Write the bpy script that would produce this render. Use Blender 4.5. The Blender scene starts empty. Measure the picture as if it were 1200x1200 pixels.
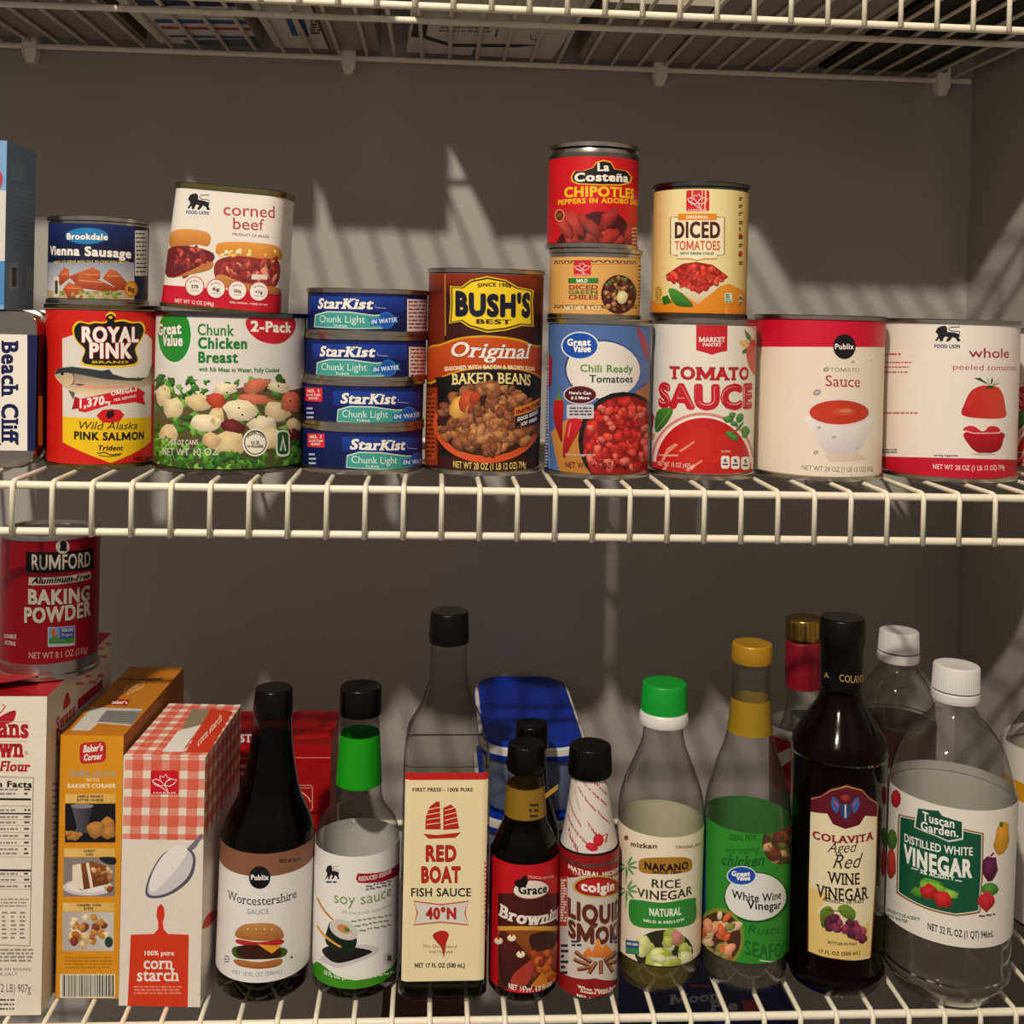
import bpy, math, random, bisect
from mathutils import Vector, Matrix
from mathutils.geometry import tessellate_polygon
PI = math.pi
scene = bpy.context.scene
COL = scene.collection
# ------------------------------------------------------------------ world frame
# X right along the shelves, Y into the shelves (0 = front rail, DEP = wall), Z up (0 = middle deck) ; metres
OFF = Vector((-0.35, 0.0, 1.30))
DEP = 0.305
Z_TOP, Z_MID, Z_BOT = 0.354, 0.0, -0.359
F_PX, YAW, PIT, ROL, PPY = 1336.06, 0.0650972, -0.0111112, 0.0237699, 383.1
CAM = Vector((0.27635, -0.76565, 0.11484))
_cy, _sy, _cp, _sp = math.cos(YAW), math.sin(YAW), math.cos(PIT), math.sin(PIT)
FW = Vector((_sy*_cp, _cy*_cp, _sp)); _R = Vector((_cy, -_sy, 0)); _U = _R.cross(FW)
RT = math.cos(ROL)*_R + math.sin(ROL)*_U
UP = -math.sin(ROL)*_R + math.cos(ROL)*_U
CAMW = CAM + OFF
def ray(x, y): return CAMW, (FW + RT*((x-600)/F_PX) - UP*((y-PPY)/F_PX))
def on_z(x, y, z):
    c, d = ray(x, y); t = (z+OFF.z-c.z)/d.z; return c + d*t
def on_y(x, y, yy):
    c, d = ray(x, y); t = (yy+OFF.y-c.y)/d.y; return c + d*t
def depth(p): return (p-CAMW).dot(FW)

cam_data = bpy.data.cameras.new('camera'); cam = bpy.data.objects.new('camera', cam_data); COL.objects.link(cam)
cam.matrix_world = Matrix(((RT.x, UP.x, -FW.x, CAMW.x), (RT.y, UP.y, -FW.y, CAMW.y), (RT.z, UP.z, -FW.z, CAMW.z), (0, 0, 0, 1)))
cam_data.sensor_width = 36; cam_data.lens = F_PX/1200*36; cam_data.shift_y = -(600-PPY)/1200; cam_data.clip_start = .01
scene.camera = cam

# ------------------------------------------------------------------ materials
def lin(c):
    if isinstance(c, str):
        c = c.lstrip('#')
        if len(c) == 3: c = ''.join(k*2 for k in c)
        c = [int(c[i:i+2], 16)/255 for i in (0, 2, 4)]
    return tuple((k/12.92 if k <= .04045 else ((k+.055)/1.055)**2.4) for k in c)
def mat(name, col=None, rough=.5, metal=0., spec=.5, attr=False, bump=0., bscale=200., var=0., coat=0., trans=0.):
    m = bpy.data.materials.new(name); m.use_nodes = True; nt = m.node_tree; b = nt.nodes['Principled BSDF']
    b.inputs['Roughness'].default_value = rough; b.inputs['Metallic'].default_value = metal
    b.inputs['Specular IOR Level'].default_value = spec; b.inputs['Coat Weight'].default_value = coat
    if trans: b.inputs['Transmission Weight'].default_value = trans
    tc = nt.nodes.new('ShaderNodeTexCoord'); nz = nt.nodes.new('ShaderNodeTexNoise'); nz.inputs['Scale'].default_value = bscale
    nt.links.new(tc.outputs['Object'], nz.inputs['Vector'])
    mx = nt.nodes.new('ShaderNodeMix'); mx.data_type = 'RGBA'; mx.blend_type = 'MULTIPLY'; mx.inputs[0].default_value = var
    if attr:
        a = nt.nodes.new('ShaderNodeAttribute'); a.attribute_name = 'Col'; nt.links.new(a.outputs['Color'], mx.inputs[6])
    else: mx.inputs[6].default_value = (*lin(col), 1)
    nt.links.new(nz.outputs['Fac'], mx.inputs[7]); nt.links.new(mx.outputs[2], b.inputs['Base Color'])
    if bump:
        bp = nt.nodes.new('ShaderNodeBump'); bp.inputs['Strength'].default_value = bump; bp.inputs['Distance'].default_value = .001
        nt.links.new(nz.outputs['Fac'], bp.inputs['Height']); nt.links.new(bp.outputs[0], b.inputs['Normal'])
    return m
def glass(name, tint='ffffff', ior=1.45, rough=.03, haze=0., hcol='#8a8680', base=.035):
    m = bpy.data.materials.new(name); m.use_nodes = True; nt = m.node_tree; nt.nodes.clear()
    o = nt.nodes.new('ShaderNodeOutputMaterial'); t = nt.nodes.new('ShaderNodeBsdfTransparent'); g = nt.nodes.new('ShaderNodeBsdfGlossy')
    lw = nt.nodes.new('ShaderNodeLayerWeight'); pw = nt.nodes.new('ShaderNodeMath'); ad = nt.nodes.new('ShaderNodeMath'); mx = nt.nodes.new('ShaderNodeMixShader')
    t.inputs[0].default_value = (*lin(tint), 1); g.inputs['Roughness'].default_value = rough; lw.inputs[0].default_value = .5; pw.operation = 'POWER'; pw.inputs[1].default_value = 3.5; ad.operation = 'MULTIPLY_ADD'; ad.inputs[1].default_value = .75; ad.inputs[2].default_value = base
    cm = nt.nodes.new('ShaderNodeMix'); cm.data_type = 'RGBA'; cm.inputs[6].default_value = (*lin(tint), 1); cm.inputs[7].default_value = (*[k*.30 for k in lin(tint)], 1)
    p2 = nt.nodes.new('ShaderNodeMath'); p2.operation = 'POWER'; p2.inputs[1].default_value = 3.0; nt.links.new(lw.outputs['Facing'], p2.inputs[0]); nt.links.new(p2.outputs[0], cm.inputs[0]); nt.links.new(cm.outputs[2], t.inputs[0])
    nt.links.new(lw.outputs['Facing'], pw.inputs[0]); nt.links.new(pw.outputs[0], ad.inputs[0])
    tc = nt.nodes.new('ShaderNodeTexCoord'); nz = nt.nodes.new('ShaderNodeTexNoise'); nz.inputs['Scale'].default_value = 60
    bp = nt.nodes.new('ShaderNodeBump'); bp.inputs['Strength'].default_value = .12; bp.inputs['Distance'].default_value = .002
    nt.links.new(tc.outputs['Object'], nz.inputs['Vector']); nt.links.new(nz.outputs['Fac'], bp.inputs['Height'])
    nt.links.new(bp.outputs[0], g.inputs['Normal']); 
    nt.links.new(ad.outputs[0], mx.inputs[0]); df = nt.nodes.new('ShaderNodeBsdfDiffuse'); df.inputs[0].default_value = (*lin(hcol), 1); m2 = nt.nodes.new('ShaderNodeMixShader'); m2.inputs[0].default_value = haze; nt.links.new(t.outputs[0], m2.inputs[1]); nt.links.new(df.outputs[0], m2.inputs[2]); nt.links.new(m2.outputs[0], mx.inputs[1]); nt.links.new(g.outputs[0], mx.inputs[2])
    nt.links.new(mx.outputs[0], o.inputs[0]); return m
M = dict(
    paper=mat('printed_paper', rough=.42, attr=True, spec=.35, var=.06, bscale=900),
    carton=mat('printed_carton', rough=.5, attr=True, spec=.3, var=.12, bscale=250, bump=.15),
    foil=mat('printed_metal', rough=.28, attr=True, spec=.5, var=.05, bscale=60, metal=.6),
    tin=mat('tin_plate', '#b9b3a8', rough=.24, metal=1, var=.25, bscale=300),
    gold_tin=mat('lacquered_tin', '#8d8058', rough=.28, metal=1, var=.2, bscale=300),
    dark_tin=mat('steel_rim', '#6f6c68', rough=.22, metal=1, var=.2, bscale=300),
    wire=mat('cream_vinyl_coating', '#eee5cf', rough=.35, spec=.4, var=.08, bscale=120),
    black=mat('black_plastic', '#060505', rough=.28, spec=.22, var=.2, bscale=400),
    black_foil=mat('black_foil', '#070606', rough=.34, spec=.22, var=.2, bscale=400, bump=.2),
    white=mat('white_plastic', '#d8d4ce', rough=.4, var=.05, bscale=300),
    green=mat('green_plastic', '#00962a', rough=.35, var=.1, bscale=300),
    gold=mat('gold_plastic', '#b98a1c', rough=.35, var=.15, bscale=300, metal=.3),
    goldm=mat('gold_metal', '#c09a4a', rough=.25, metal=1, var=.15, bscale=300),
    redfoil=mat('red_foil', '#8c0f20', rough=.35, var=.2, bscale=200, bump=.2),
    blue=mat('blue_plastic', '#0b2f9c', rough=.35, var=.15, bscale=120),
    clear=glass('clear_glass', 'f1f2f0', haze=.02, hcol='#b5b0a8', rough=.06),
    darkg=glass('glass_over_dark_sauce', 'f1f2f0', base=.008),
    pet=glass('clear_plastic', 'eef0ee', 1.4, .05, haze=.03, hcol='#b5aca4'),
    brown=glass('brown_glass', '8a4a2a', base=.02),
    tub=mat('milky_blue_plastic', '#9fb0d8', rough=.35, trans=.55, var=.1, bscale=40),
    dark_liquid=mat('dark_sauce', '#0a0504', rough=.14, spec=.06, var=.2, bscale=60),
    brown_liquid=mat('brown_sauce', '#160604', rough=.14, spec=.06, var=.3, bscale=30),
    red_liquid=mat('red_wine_vinegar', '#0f0405', rough=.14, spec=.06, var=.3, bscale=30),
    yellow_liquid=glass('pale_yellow_vinegar', 'b8a860', 1.2, haze=.42, hcol='#8f7a2c'),
    pale_liquid=glass('clear_vinegar', 'd6d6c6', 1.2, haze=.3, hcol='#7d7868'),
    pet_liquid=glass('clear_white_vinegar', 'd8d6d0', haze=.16, hcol='#a09484'),
    screw=mat('screw_steel', '#8a8a8a', rough=.3, metal=1, var=.2),
)

# ------------------------------------------------------------------ object helpers
def link(name, me, m, parent=None):
    o = bpy.data.objects.new(name, me); COL.objects.link(o); o.parent = parent
    if m: me.materials.append(m)
    return o
def thing(name, label, cat, loc, rot=(0, 0, 0), group=None):
    o = bpy.data.objects.new(name, None); COL.objects.link(o); o.empty_display_size = .02
    o.location = loc; o.rotation_euler = rot; o['label'] = label; o['category'] = cat
    if group: o['group'] = group
    return o
def mw(o): return Matrix.LocRotScale(o.location, o.rotation_euler.to_quaternion(), o.scale)
def mesh(name, vs, fs, smooth=True, angle=None):
    me = bpy.data.meshes.new(name); me.from_pydata(vs, [], fs); me.update()
    if smooth:
        me.polygons.foreach_set('use_smooth', [True]*len(me.polygons))
        if angle: me.set_sharp_from_angle(angle=angle)
    return me
def ring(a, b, r, n=48):
    if a < 1e-6 and b < 1e-6:
        return [(r*math.sin(2*PI*k/n), -r*math.cos(2*PI*k/n)) for k in range(n)]
    q = n//4; out = []
    for qd in range(4):
        for k in range(q):
            t = (qd + k/(q-1))*PI/2
            sx = 1 if qd in (0, 1) else -1; sy = -1 if qd in (0, 3) else 1
            out.append((sx*a + r*math.sin(t), sy*b - r*math.cos(t)))
    return out
def shell(prof, close0=True, close1=True, n=48, ab=False):
    """prof: (z, r) or (z, r, a, b) rings, stacked"""
    vs, fs = [], []
    ab = any(len(p) > 2 for p in prof)
    for p in prof:
        z, r = p[0], p[1]; a, b = (p[2], p[3]) if len(p) > 2 else (0, 0)
        if ab: a, b = max(a, 2e-6), max(b, 2e-6)
        vs += [(x, y, z) for x, y in ring(a, b, r, n)]
    m = len(prof)
    for i in range(m-1):
        for k in range(n):
            k2 = (k+1) % n; fs.append((i*n+k, i*n+k2, (i+1)*n+k2, (i+1)*n+k))
    if close0: fs.append(tuple(range(n))[::-1])
    if close1: fs.append(tuple(range((m-1)*n, m*n)))
    return vs, fs
def smoothp(pts, n=5):
    out = []
    P = [pts[0]] + list(pts) + [pts[-1]]
    for i in range(1, len(P)-2):
        p0, p1, p2, p3 = P[i-1:i+3]
        for k in range(n):
            t = k/n
            out.append(tuple(.5*((2*p1[j]) + (-p0[j]+p2[j])*t + (2*p0[j]-5*p1[j]+4*p2[j]-p3[j])*t*t + (-p0[j]+3*p1[j]-3*p2[j]+p3[j])*t**3) for j in range(len(p1))))
    out.append(tuple(pts[-1])); return out
def tube(pts, r, n=8, vs=None, fs=None, close=True):
    vs = [] if vs is None else vs; fs = [] if fs is None else fs
    pts = [Vector(p) for p in pts]; base = len(vs)
    d0 = (pts[1]-pts[0]).normalized(); ref = Vector((0, 0, 1)) if abs(d0.z) < .9 else Vector((1, 0, 0)); nrm = d0.cross(ref).normalized()
    for i, p in enumerate(pts):
        d = (pts[min(i+1, len(pts)-1)]-pts[max(i-1, 0)]).normalized()
        nrm = (nrm - d*nrm.dot(d)).normalized(); bn = d.cross(nrm)
        for k in range(n):
            t = 2*PI*k/n; vs.append(tuple(p + nrm*(r*math.cos(t)) + bn*(r*math.sin(t))))
    for i in range(len(pts)-1):
        for k in range(n):
            a = base+i*n+k; b = base+i*n+(k+1) % n; fs.append((a, b, b+n, a+n))
    if close:
        fs.append(tuple(base+k for k in range(n))[::-1]); e = base+(len(pts)-1)*n; fs.append(tuple(e+k for k in range(n)))
    return vs, fs
def boxmesh(vs, fs, x0, y0, z0, x1, y1, z1):
    b = len(vs); vs += [(x, y, z) for z in (z0, z1) for x, y in ((x0, y0), (x1, y0), (x1, y1), (x0, y1))]
    fs += [tuple(b+k for k in f) for f in ((3, 2, 1, 0), (4, 5, 6, 7), (0, 1, 5, 4), (1, 2, 6, 5), (2, 3, 7, 6), (3, 0, 4, 7))]
    return vs, fs
def rrbox(w, d, z0, z1, r, bev=.002, n=48):
    """rounded-corner slab profile for shell()"""
    a, b = w/2-r, d/2-r
    return [(z0, r-bev, a, b), (z0+bev, r, a, b), (z1-bev, r, a, b), (z1, r-bev, a, b)]

# ------------------------------------------------------------------ glyphs
GL = {}
_fc = bpy.data.curves.new('glyph', 'FONT'); _fo = bpy.data.objects.new('glyph', _fc); COL.objects.link(_fo)
def _eval(s, off):
    _fc.body = s; _fc.offset = off; _fc.resolution_u = 3; _fc.size = 1
    bpy.context.view_layer.update()
    dg = bpy.context.evaluated_depsgraph_get(); e = _fo.evaluated_get(dg); me = e.to_mesh()
    vs = [(v.co.x, v.co.y) for v in me.vertices]; fs = [tuple(p.vertices) for p in me.polygons]; e.to_mesh_clear(); return vs, fs
def glyph(ch, off=0., serif=False):
    k = (ch, round(off, 3), serif)
    if k in GL: return GL[k]
    vs, fs = _eval(ch, off)
    if ch == 'M':
        H = max(v[1] for v in _eval('H', 0)[0]); o = off
        vs = [(-o, -o), (-o, H+o), (.13+o, H+o), (.42, .36*H), (.71-o, H+o), (.84+o, H+o), (.84+o, -o), (.73-o, -o), (.73-o, .66*H), (.46, .08*H), (.38, .08*H), (.11+o, .66*H), (.11+o, -o)]
        vs = [(x+.07, y) for x, y in vs]; fs = [tuple(t) for t in tessellate_polygon([[Vector((x, y, 0)) for x, y in vs]])]; GL[('M', 'adv')] = .99
    if (ch, 'adv') not in GL:
        v2, _ = _eval(ch+ch, 0); v1, _ = _eval(ch, 0)
        GL[(ch, 'adv')] = (max(v[0] for v in v2)-max(v[0] for v in v1)) if v1 else .28
    sv, sf = [], []
    if serif and ch.isalpha() and vs:
        cnt = {}
        for f in fs:
            for i in range(len(f)):
                e = tuple(sorted((f[i], f[(i+1) % len(f)]))); cnt[e] = cnt.get(e, 0)+1
        lv = [min(v[1] for v in vs), max(v[1] for v in vs)] + ([.53] if ch.islower() else [])
        base = 0.0-off
        for (a, b), c in cnt.items():
            if c != 1: continue
            (xa, ya), (xb, yb) = vs[a], vs[b]
            if abs(ya-yb) > .012: continue
            L = abs(xa-xb)
            if L < .04 or L > .26+2*off: continue
            for l in lv+[base]:
                if abs(ya-l) < .035:
                    s = 1 if l <= base+.02 or l < .1 else -1
                    for x0, x1 in ((min(xa, xb)-.065, min(xa, xb)+.01), (max(xa, xb)-.01, max(xa, xb)+.065)):
                        n = len(sv); sv += [(x0, ya), (x1, ya), (x1, ya+s*.07), (x0, ya+s*.07)]; sf.append((n, n+1, n+2, n+3))
                    break
    GL[k] = (vs, fs, sv, sf); return GL[k]
CAPH = None
def layout(s, off, serif, track=0., shear=0., ol=0.):
    """glyph outlines; weight comes from slightly shifted copies so sharp letters stay clean"""
    global CAPH
    if CAPH is None: CAPH = max(v[1] for v in glyph('H')[0])
    x = 0; parts = []; base = min(off, .010); d = max(0., off-base)
    sh = [(0, 0)]
    if d > .001: sh = [(-d, -d*.6), (-d, d*.6), (d, -d*.6), (d, d*.6)]
    if ol > 0: sh = [((d+ol)*math.cos(k*PI/4), (d+ol)*math.sin(k*PI/4)) for k in range(8)]
    for ch in s:
        vs, fs, sv, sf = glyph(ch, base, serif); adv = GL[(ch, 'adv')]
        for j, (dx, dy) in enumerate(sh):
            for V, Fq, k in ((vs, fs, 0), (sv, sf, .06)):
                if Fq: parts.append(([(vx+x+dx+shear*(vy+dy), (vy+dy)/CAPH) for vx, vy in V], Fq, j*.13+k))
        x += adv+track+off*1.3
    return parts

# ------------------------------------------------------------------ printed surfaces
class Wrap:
    """vertical round or rounded-square wall, u runs around it from the front, v is height"""
    def __init__(s, R, a=0., b=0., rf=None, vb=(), zc=0.):
        s.R, s.a, s.b, s.rf, s.vb = R, a, b, rf or (lambda v: R), sorted(vb)
        st = R*math.radians(5); half = a+R*PI+2*b+a
        us = set()
        if a > 0: us |= {-a, a}
        k = 1
        for sg in (-1, 1):
            for k in range(0, 19): us.add(round(sg*(a+k*st), 7)); us.add(round(sg*(a+R*PI/2+2*b+k*st), 7))
        s.ub = sorted(us); s.half = half
    def pt(s, u, v, off=0.):
        r = s.rf(v)+off; sg = 1 if u >= 0 else -1; q = abs(u)
        if q <= s.a: return (u, -(s.b+r), v), (0, -1, 0)
        q -= s.a
        if q <= s.R*PI/2:
            t = q/s.R; return (sg*(s.a+r*math.sin(t)), -(s.b+r*math.cos(t)), v), (sg*math.sin(t), -math.cos(t), 0)
        q -= s.R*PI/2
        if q <= 2*s.b: return (sg*(s.a+r), -s.b+q, v), (sg, 0, 0)
        q -= 2*s.b
        if q <= s.R*PI/2:
            t = q/s.R; return (sg*(s.a+r*math.cos(t)), s.b+r*math.sin(t), v), (sg*math.cos(t), math.sin(t), 0)
        q -= s.R*PI/2; return (sg*(s.a-q), s.b+r, v), (0, 1, 0)
    def loc(s, o, d):
        r = s.R; x = v = 0
        for it in range(4 if s.vb else 1):
            if s.a > 0 or s.b > 0:
                t = (-(s.b+r)-o.y)/d.y; x = o.x+d.x*t; v = o.z+d.z*t
                if abs(x) <= s.a: u = x
                else:
                    # corner circle
                    sg = 1 if x > 0 else -1; ox, oy = o.x-sg*s.a, o.y+s.b
                    u, v = s._circ(ox, oy, o.z, d, r); u = sg*s.a+u
                    if u*sg < s.a: u = sg*s.a
            else: u, v = s._circ(o.x, o.y, o.z, d, r)
            r = s.rf(v)
        return u, v
    def _circ(s, ox, oy, oz, d, r):
        A = d.x**2+d.y**2; B = ox*d.x+oy*d.y; C = ox*ox+oy*oy-r*r; D = B*B-A*C
        t = (-B-math.sqrt(D))/A if D > 0 else -B/A
        x, y = ox+d.x*t, oy+d.y*t; return math.atan2(x, -y)*s.R, oz+d.z*t
class Plane:
    def __init__(s, O, U, V):
        s.O, s.U, s.V = Vector(O), Vector(U), Vector(V); s.N = s.U.cross(s.V).normalized(); s.ub = []; s.vb = []
    def pt(s, u, v, off=0.): return tuple(s.O+s.U*u+s.V*v+s.N*off), tuple(s.N)
    def loc(s, o, d):
        t = (s.O-o).dot(s.N)/d.dot(s.N); p = o+d*t-s.O; return p.dot(s.U), p.dot(s.V)
def clip_half(poly, ax, lim, keep_ge):
    out = []; n = len(poly)
    for i in range(n):
        p, q = poly[i], poly[(i+1) % n]; a = (p[ax]-lim) if keep_ge else (lim-p[ax]); b = (q[ax]-lim) if keep_ge else (lim-q[ax])
        if a >= 0: out.append(p)
        if (a > 0 and b < 0) or (a < 0 and b > 0):
            t = a/(a-b); out.append(tuple(p[k]+(q[k]-p[k])*t for k in range(len(p))))
    return out
def slices(poly, ax, br):
    if not br: return [poly]
    lo = min(p[ax] for p in poly); hi = max(p[ax] for p in poly)
    i = bisect.bisect_right(br, lo+1e-9); j = bisect.bisect_left(br, hi-1e-9)
    if i >= j: return [poly]
    out = []; rest = poly
    for k in range(i, j):
        a = clip_half(rest, ax, br[k], False); rest = clip_half(rest, ax, br[k], True)
        if len(a) > 2: out.append(a)
        if len(rest) < 3: return out
    out.append(rest); return out
LH = 2.0e-5
class Lab:
    def __init__(s, root):
        s.root = root; s.inv = mw(root).inverted(); s.T = []; s.surf = None; s.x0 = s.y0 = 0; s.s = 1; s.base = 6e-5; s.boxes = {}
    def use(s, surf, u0, v0, u1, v1, col, base=True, col2=None):
        s.surf = surf; s.win = (u0, v0, u1, v1); s.boxes = []
        if base:
            c = lin(col); c2 = lin(col2) if col2 else c
            s._add([(u0, v0, *c2), (u1, v0, *c2), (u1, v1, *c), (u0, v1, *c)], 0)
        return s
    def c(s, x0, y0, sc): s.x0, s.y0, s.s = x0, y0, sc; return s
    def uv(s, x, y):
        o, d = ray(s.x0+x/s.s, s.y0+y/s.s); return s.surf.loc(s.inv @ o, (s.inv.to_3x3() @ d))
    def _add(s, poly, layer):
        u0, v0, u1, v1 = s.win
        if min(p[0] for p in poly) < u0: poly = clip_half(poly, 0, u0, True)
        if len(poly) > 2 and max(p[0] for p in poly) > u1: poly = clip_half(poly, 0, u1, False)
        if len(poly) > 2 and min(p[1] for p in poly) < v0: poly = clip_half(poly, 1, v0, True)
        if len(poly) > 2 and max(p[1] for p in poly) > v1: poly = clip_half(poly, 1, v1, False)
        if len(poly) < 3: return
        for a in slices(poly, 0, s.surf.ub):
            for b in (slices(a, 1, s.surf.vb) if s.surf.vb else [a]):
                if len(b) > 2: s.T.append((b, layer, s.surf))
    def layer(s, pts):
        bb = (min(p[0] for p in pts), min(p[1] for p in pts), max(p[0] for p in pts), max(p[1] for p in pts)); l = 1
        for q, k in s.boxes:
            if k >= l and not (q[0] > bb[2] or q[2] < bb[0] or q[1] > bb[3] or q[3] < bb[1]): l = k+1
        s.boxes.append((bb, l)); return l
    def poly(s, pts, col, grad=None):
        """pts in crop pixels; grad = (col2, 'x'|'y') second colour reached at the far side"""
        P = [s.uv(*p) for p in pts]; c = lin(col); l = s.layer(P)
        if grad:
            c2 = lin(grad[0]); ax = 0 if grad[1] == 'x' else 1; k0 = min(p[ax] for p in pts); k1 = max(p[ax] for p in pts)
            cs = [tuple(c[j]+(c2[j]-c[j])*((p[ax]-k0)/(k1-k0+1e-9)) for j in range(3)) for p in pts]
        else: cs = [c]*len(P)
        for t in tessellate_polygon([[Vector((p[0]*1000, p[1]*1000, 0)) for p in P]]):
            s._add([(*P[i], *cs[i]) for i in t], l)
        return s
    def sp(s, pts, col, grad=None, k=4):
        """smooth closed outline"""
        n = len(pts); out = []
        for i in range(n):
            p0, p1, p2, p3 = pts[i-1], pts[i], pts[(i+1) % n], pts[(i+2) % n]
            for j in range(k):
                t = j/k; out.append(tuple(.5*(2*p1[m]+(p2[m]-p0[m])*t+(2*p0[m]-5*p1[m]+4*p2[m]-p3[m])*t*t+(3*p1[m]-p0[m]-3*p2[m]+p3[m])*t**3) for m in (0, 1)))
        return s.poly(out, col, grad)
    def band(s, y0, y1, col, x, x0=None, x1=None):
        """ring around the bottle between the rows y0 and y1 read at column x"""
        va, vb = s.uv(x, y0)[1], s.uv(x, y1)[1]; u0 = s.win[0] if x0 is None else s.uv(x0, y0)[0]; u1 = s.win[2] if x1 is None else s.uv(x1, y0)[0]; c = lin(col)
        l = s.layer([(u0, va), (u1, vb)]); s._add([(u0, vb, *c), (u1, vb, *c), (u1, va, *c), (u0, va, *c)], l); return s
    def rect(s, x0, y0, x1, y1, col, grad=None, r=0., sl=0.):
        """sl: how far the right end drops, in crop pixels"""
        if r: pts = [(x0+r, y0), (x1-r, y0), (x1-.3*r, y0+.3*r), (x1, y0+r), (x1, y1-r), (x1-.3*r, y1-.3*r), (x1-r, y1), (x0+r, y1), (x0+.3*r, y1-.3*r), (x0, y1-r), (x0, y0+r), (x0+.3*r, y0+.3*r)]
        else:
            n = max(1, int((x1-x0)/s.s/12)); pts = [(x0+(x1-x0)*k/n, y0) for k in range(n+1)]+[(x1-(x1-x0)*k/n, y1) for k in range(n+1)]
        return s.poly([(x, y+sl*(x-x0)/(x1-x0)) for x, y in pts], col, grad)
    def ell(s, cx, cy, rx, ry, col, rot=0., n=24, a0=0., a1=360., grad=None):
        r = math.radians(rot); cr, sr = math.cos(r), math.sin(r); pts = []
        full = abs(a1-a0) >= 360
        for k in range(n if full else n+1):
            t = math.radians(a0+(a1-a0)*k/n); x, y = rx*math.cos(t), ry*math.sin(t); pts.append((cx+x*cr-y*sr, cy+x*sr+y*cr))
        return s.poly(pts, col, grad)
    def line(s, pts, w, col, closed=False):
        P = [Vector(p) for p in pts]
        if closed: P = P+[P[0]]
        L, Rr = [], []
        for i, p in enumerate(P):
            if closed: a, b = P[(i-1) % (len(P)-1)], P[(i+1) % (len(P)-1)] if i < len(P)-1 else P[1]
            else: a, b = P[max(i-1, 0)], P[min(i+1, len(P)-1)]
            d = (b-a); d = d.normalized() if d.length > 0 else Vector((1, 0)); n = Vector((-d.y, d.x))*(w/2); L.append(p+n); Rr.append(p-n)
        c = lin(col); UL = [s.uv(*p) for p in L]; UR = [s.uv(*p) for p in Rr]; l = s.layer(UL+UR)
        for i in range(len(P)-1): s._add([(*UL[i], *c), (*UL[i+1], *c), (*UR[i+1], *c), (*UR[i], *c)], l)
        return s
    def blob(s, cx, cy, rx, ry, col, rot=0., dark=.45, lite=1.35, rnd=None, n=9, jag=.16):
        c = lin(col); cl = tuple(min(1, k*lite+.012) for k in c); cd = tuple(k*dark for k in c)
        r = math.radians(rot); cr, sr = math.cos(r), math.sin(r); pts = []; rr = rnd or random
        for k in range(n):
            t = 2*PI*k/n; j = 1+jag*(rr.random()-.5)*2 if rnd else 1; x, y = rx*j*math.cos(t), ry*j*math.sin(t); pts.append((cx+x*cr-y*sr, cy+x*sr+y*cr))
        P = [s.uv(*p) for p in pts]; ctr = s.uv(cx-rx*.2, cy-ry*.3); l = s.layer(P)
        for k in range(n):
            k2 = (k+1) % n; a = cd if pts[k][1] > cy-ry*.3 else c; b = cd if pts[k2][1] > cy-ry*.3 else c
            s._add([(*ctr, *cl), (*P[k], *a), (*P[k2], *b)], l)
        return s
    def blobs(s, n, inside, bb, r0, r1, cols, seed=1, asp=.75, dark=.5, lite=1.3, jag=.16, k=9):
        rd = random.Random(seed); m = 0; tries = 0
        while m < n and tries < n*40:
            tries += 1; x = bb[0]+(bb[2]-bb[0])*rd.random(); y = bb[1]+(bb[3]-bb[1])*rd.random()
            if not inside(x, y): continue
            r = r0+(r1-r0)*rd.random(); s.blob(x, y, r, r*asp, cols[int(rd.random()*len(cols))], rd.random()*180, dark, lite, rd, k, jag); m += 1
        return s
    def t(s, txt, x0, x1, yb, h, col, st='b', dy=0., arc=0., ol=None, olw=.05, shear=0., rot=False, rise=None):
        """text from x0 to x1 (ink), baseline yb (+dy at the right end), capital height h, all in crop pixels"""
        off = {'r': 0., 'b': .022, 'k': .045, 's': .0, 'sb': .02, 'sk': .04, 't': -.006}[st]; ser = st[0] == 's'
        if rot:  # reads downwards: x0,x1 are y positions, yb is the x of the baseline
            A = s.uv(yb, x0); B = s.uv(yb, x1); Hh = s.uv(yb+h, (x0+x1)/2); Mm = s.uv(yb, (x0+x1)/2)
        else:
            A = s.uv(x0, yb); B = s.uv(x1, yb+dy); Hh = s.uv((x0+x1)/2, yb+dy/2-h); Mm = s.uv((x0+x1)/2, yb+dy/2)
        A, B, N = Vector(A), Vector(B), Vector(Hh)-Vector(Mm); Ar = Vector((0, arc*N.length/h)) if arc else Vector((0, 0))
        ref = layout(txt, off, ser, shear=shear); xs = [v[0] for g, _, _ in ref for v in g]; a, b = min(xs), max(xs)
        jobs = ([(lin(ol), layout(txt, off, ser, shear=shear, ol=olw))] if ol else [])+[(lin(col), ref)]
        l = s.layer([A, B, A+N, B+N])
        s.boxes[-1] = (s.boxes[-1][0], l+(2 if ol else 0))
        for ji, (c, parts) in enumerate(jobs):
            for g, fs, fr in parts:
                Q = []
                for gx, gy in g:
                    k = (gx-a)/(b-a); p = A+(B-A)*k+N*gy*(1 if rise is None else 1+rise*(1-4*(k-.5)**2))+Ar*(1-4*(k-.5)**2); Q.append((p.x, p.y, *c))
                for f in fs:
                    s._add([Q[i] for i in f], l+ji*1.2+fr)
        return s
    def fine(s, x0, x1, y, h, n, gap, col, seed=0, dy=0.):
        """rows of tiny print as short dashes"""
        rd = random.Random(seed)
        for r in range(n):
            x = x0+rd.random()*2
            while x < x1-h:
                w = h*(1+3*rd.random()); w = min(w, x1-x); yy = y+r*gap+dy*(x-x0)/(x1-x0+1e-9); s.rect(x, yy-h, x+w, yy, col); x += w+h*.6
        return s
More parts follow.
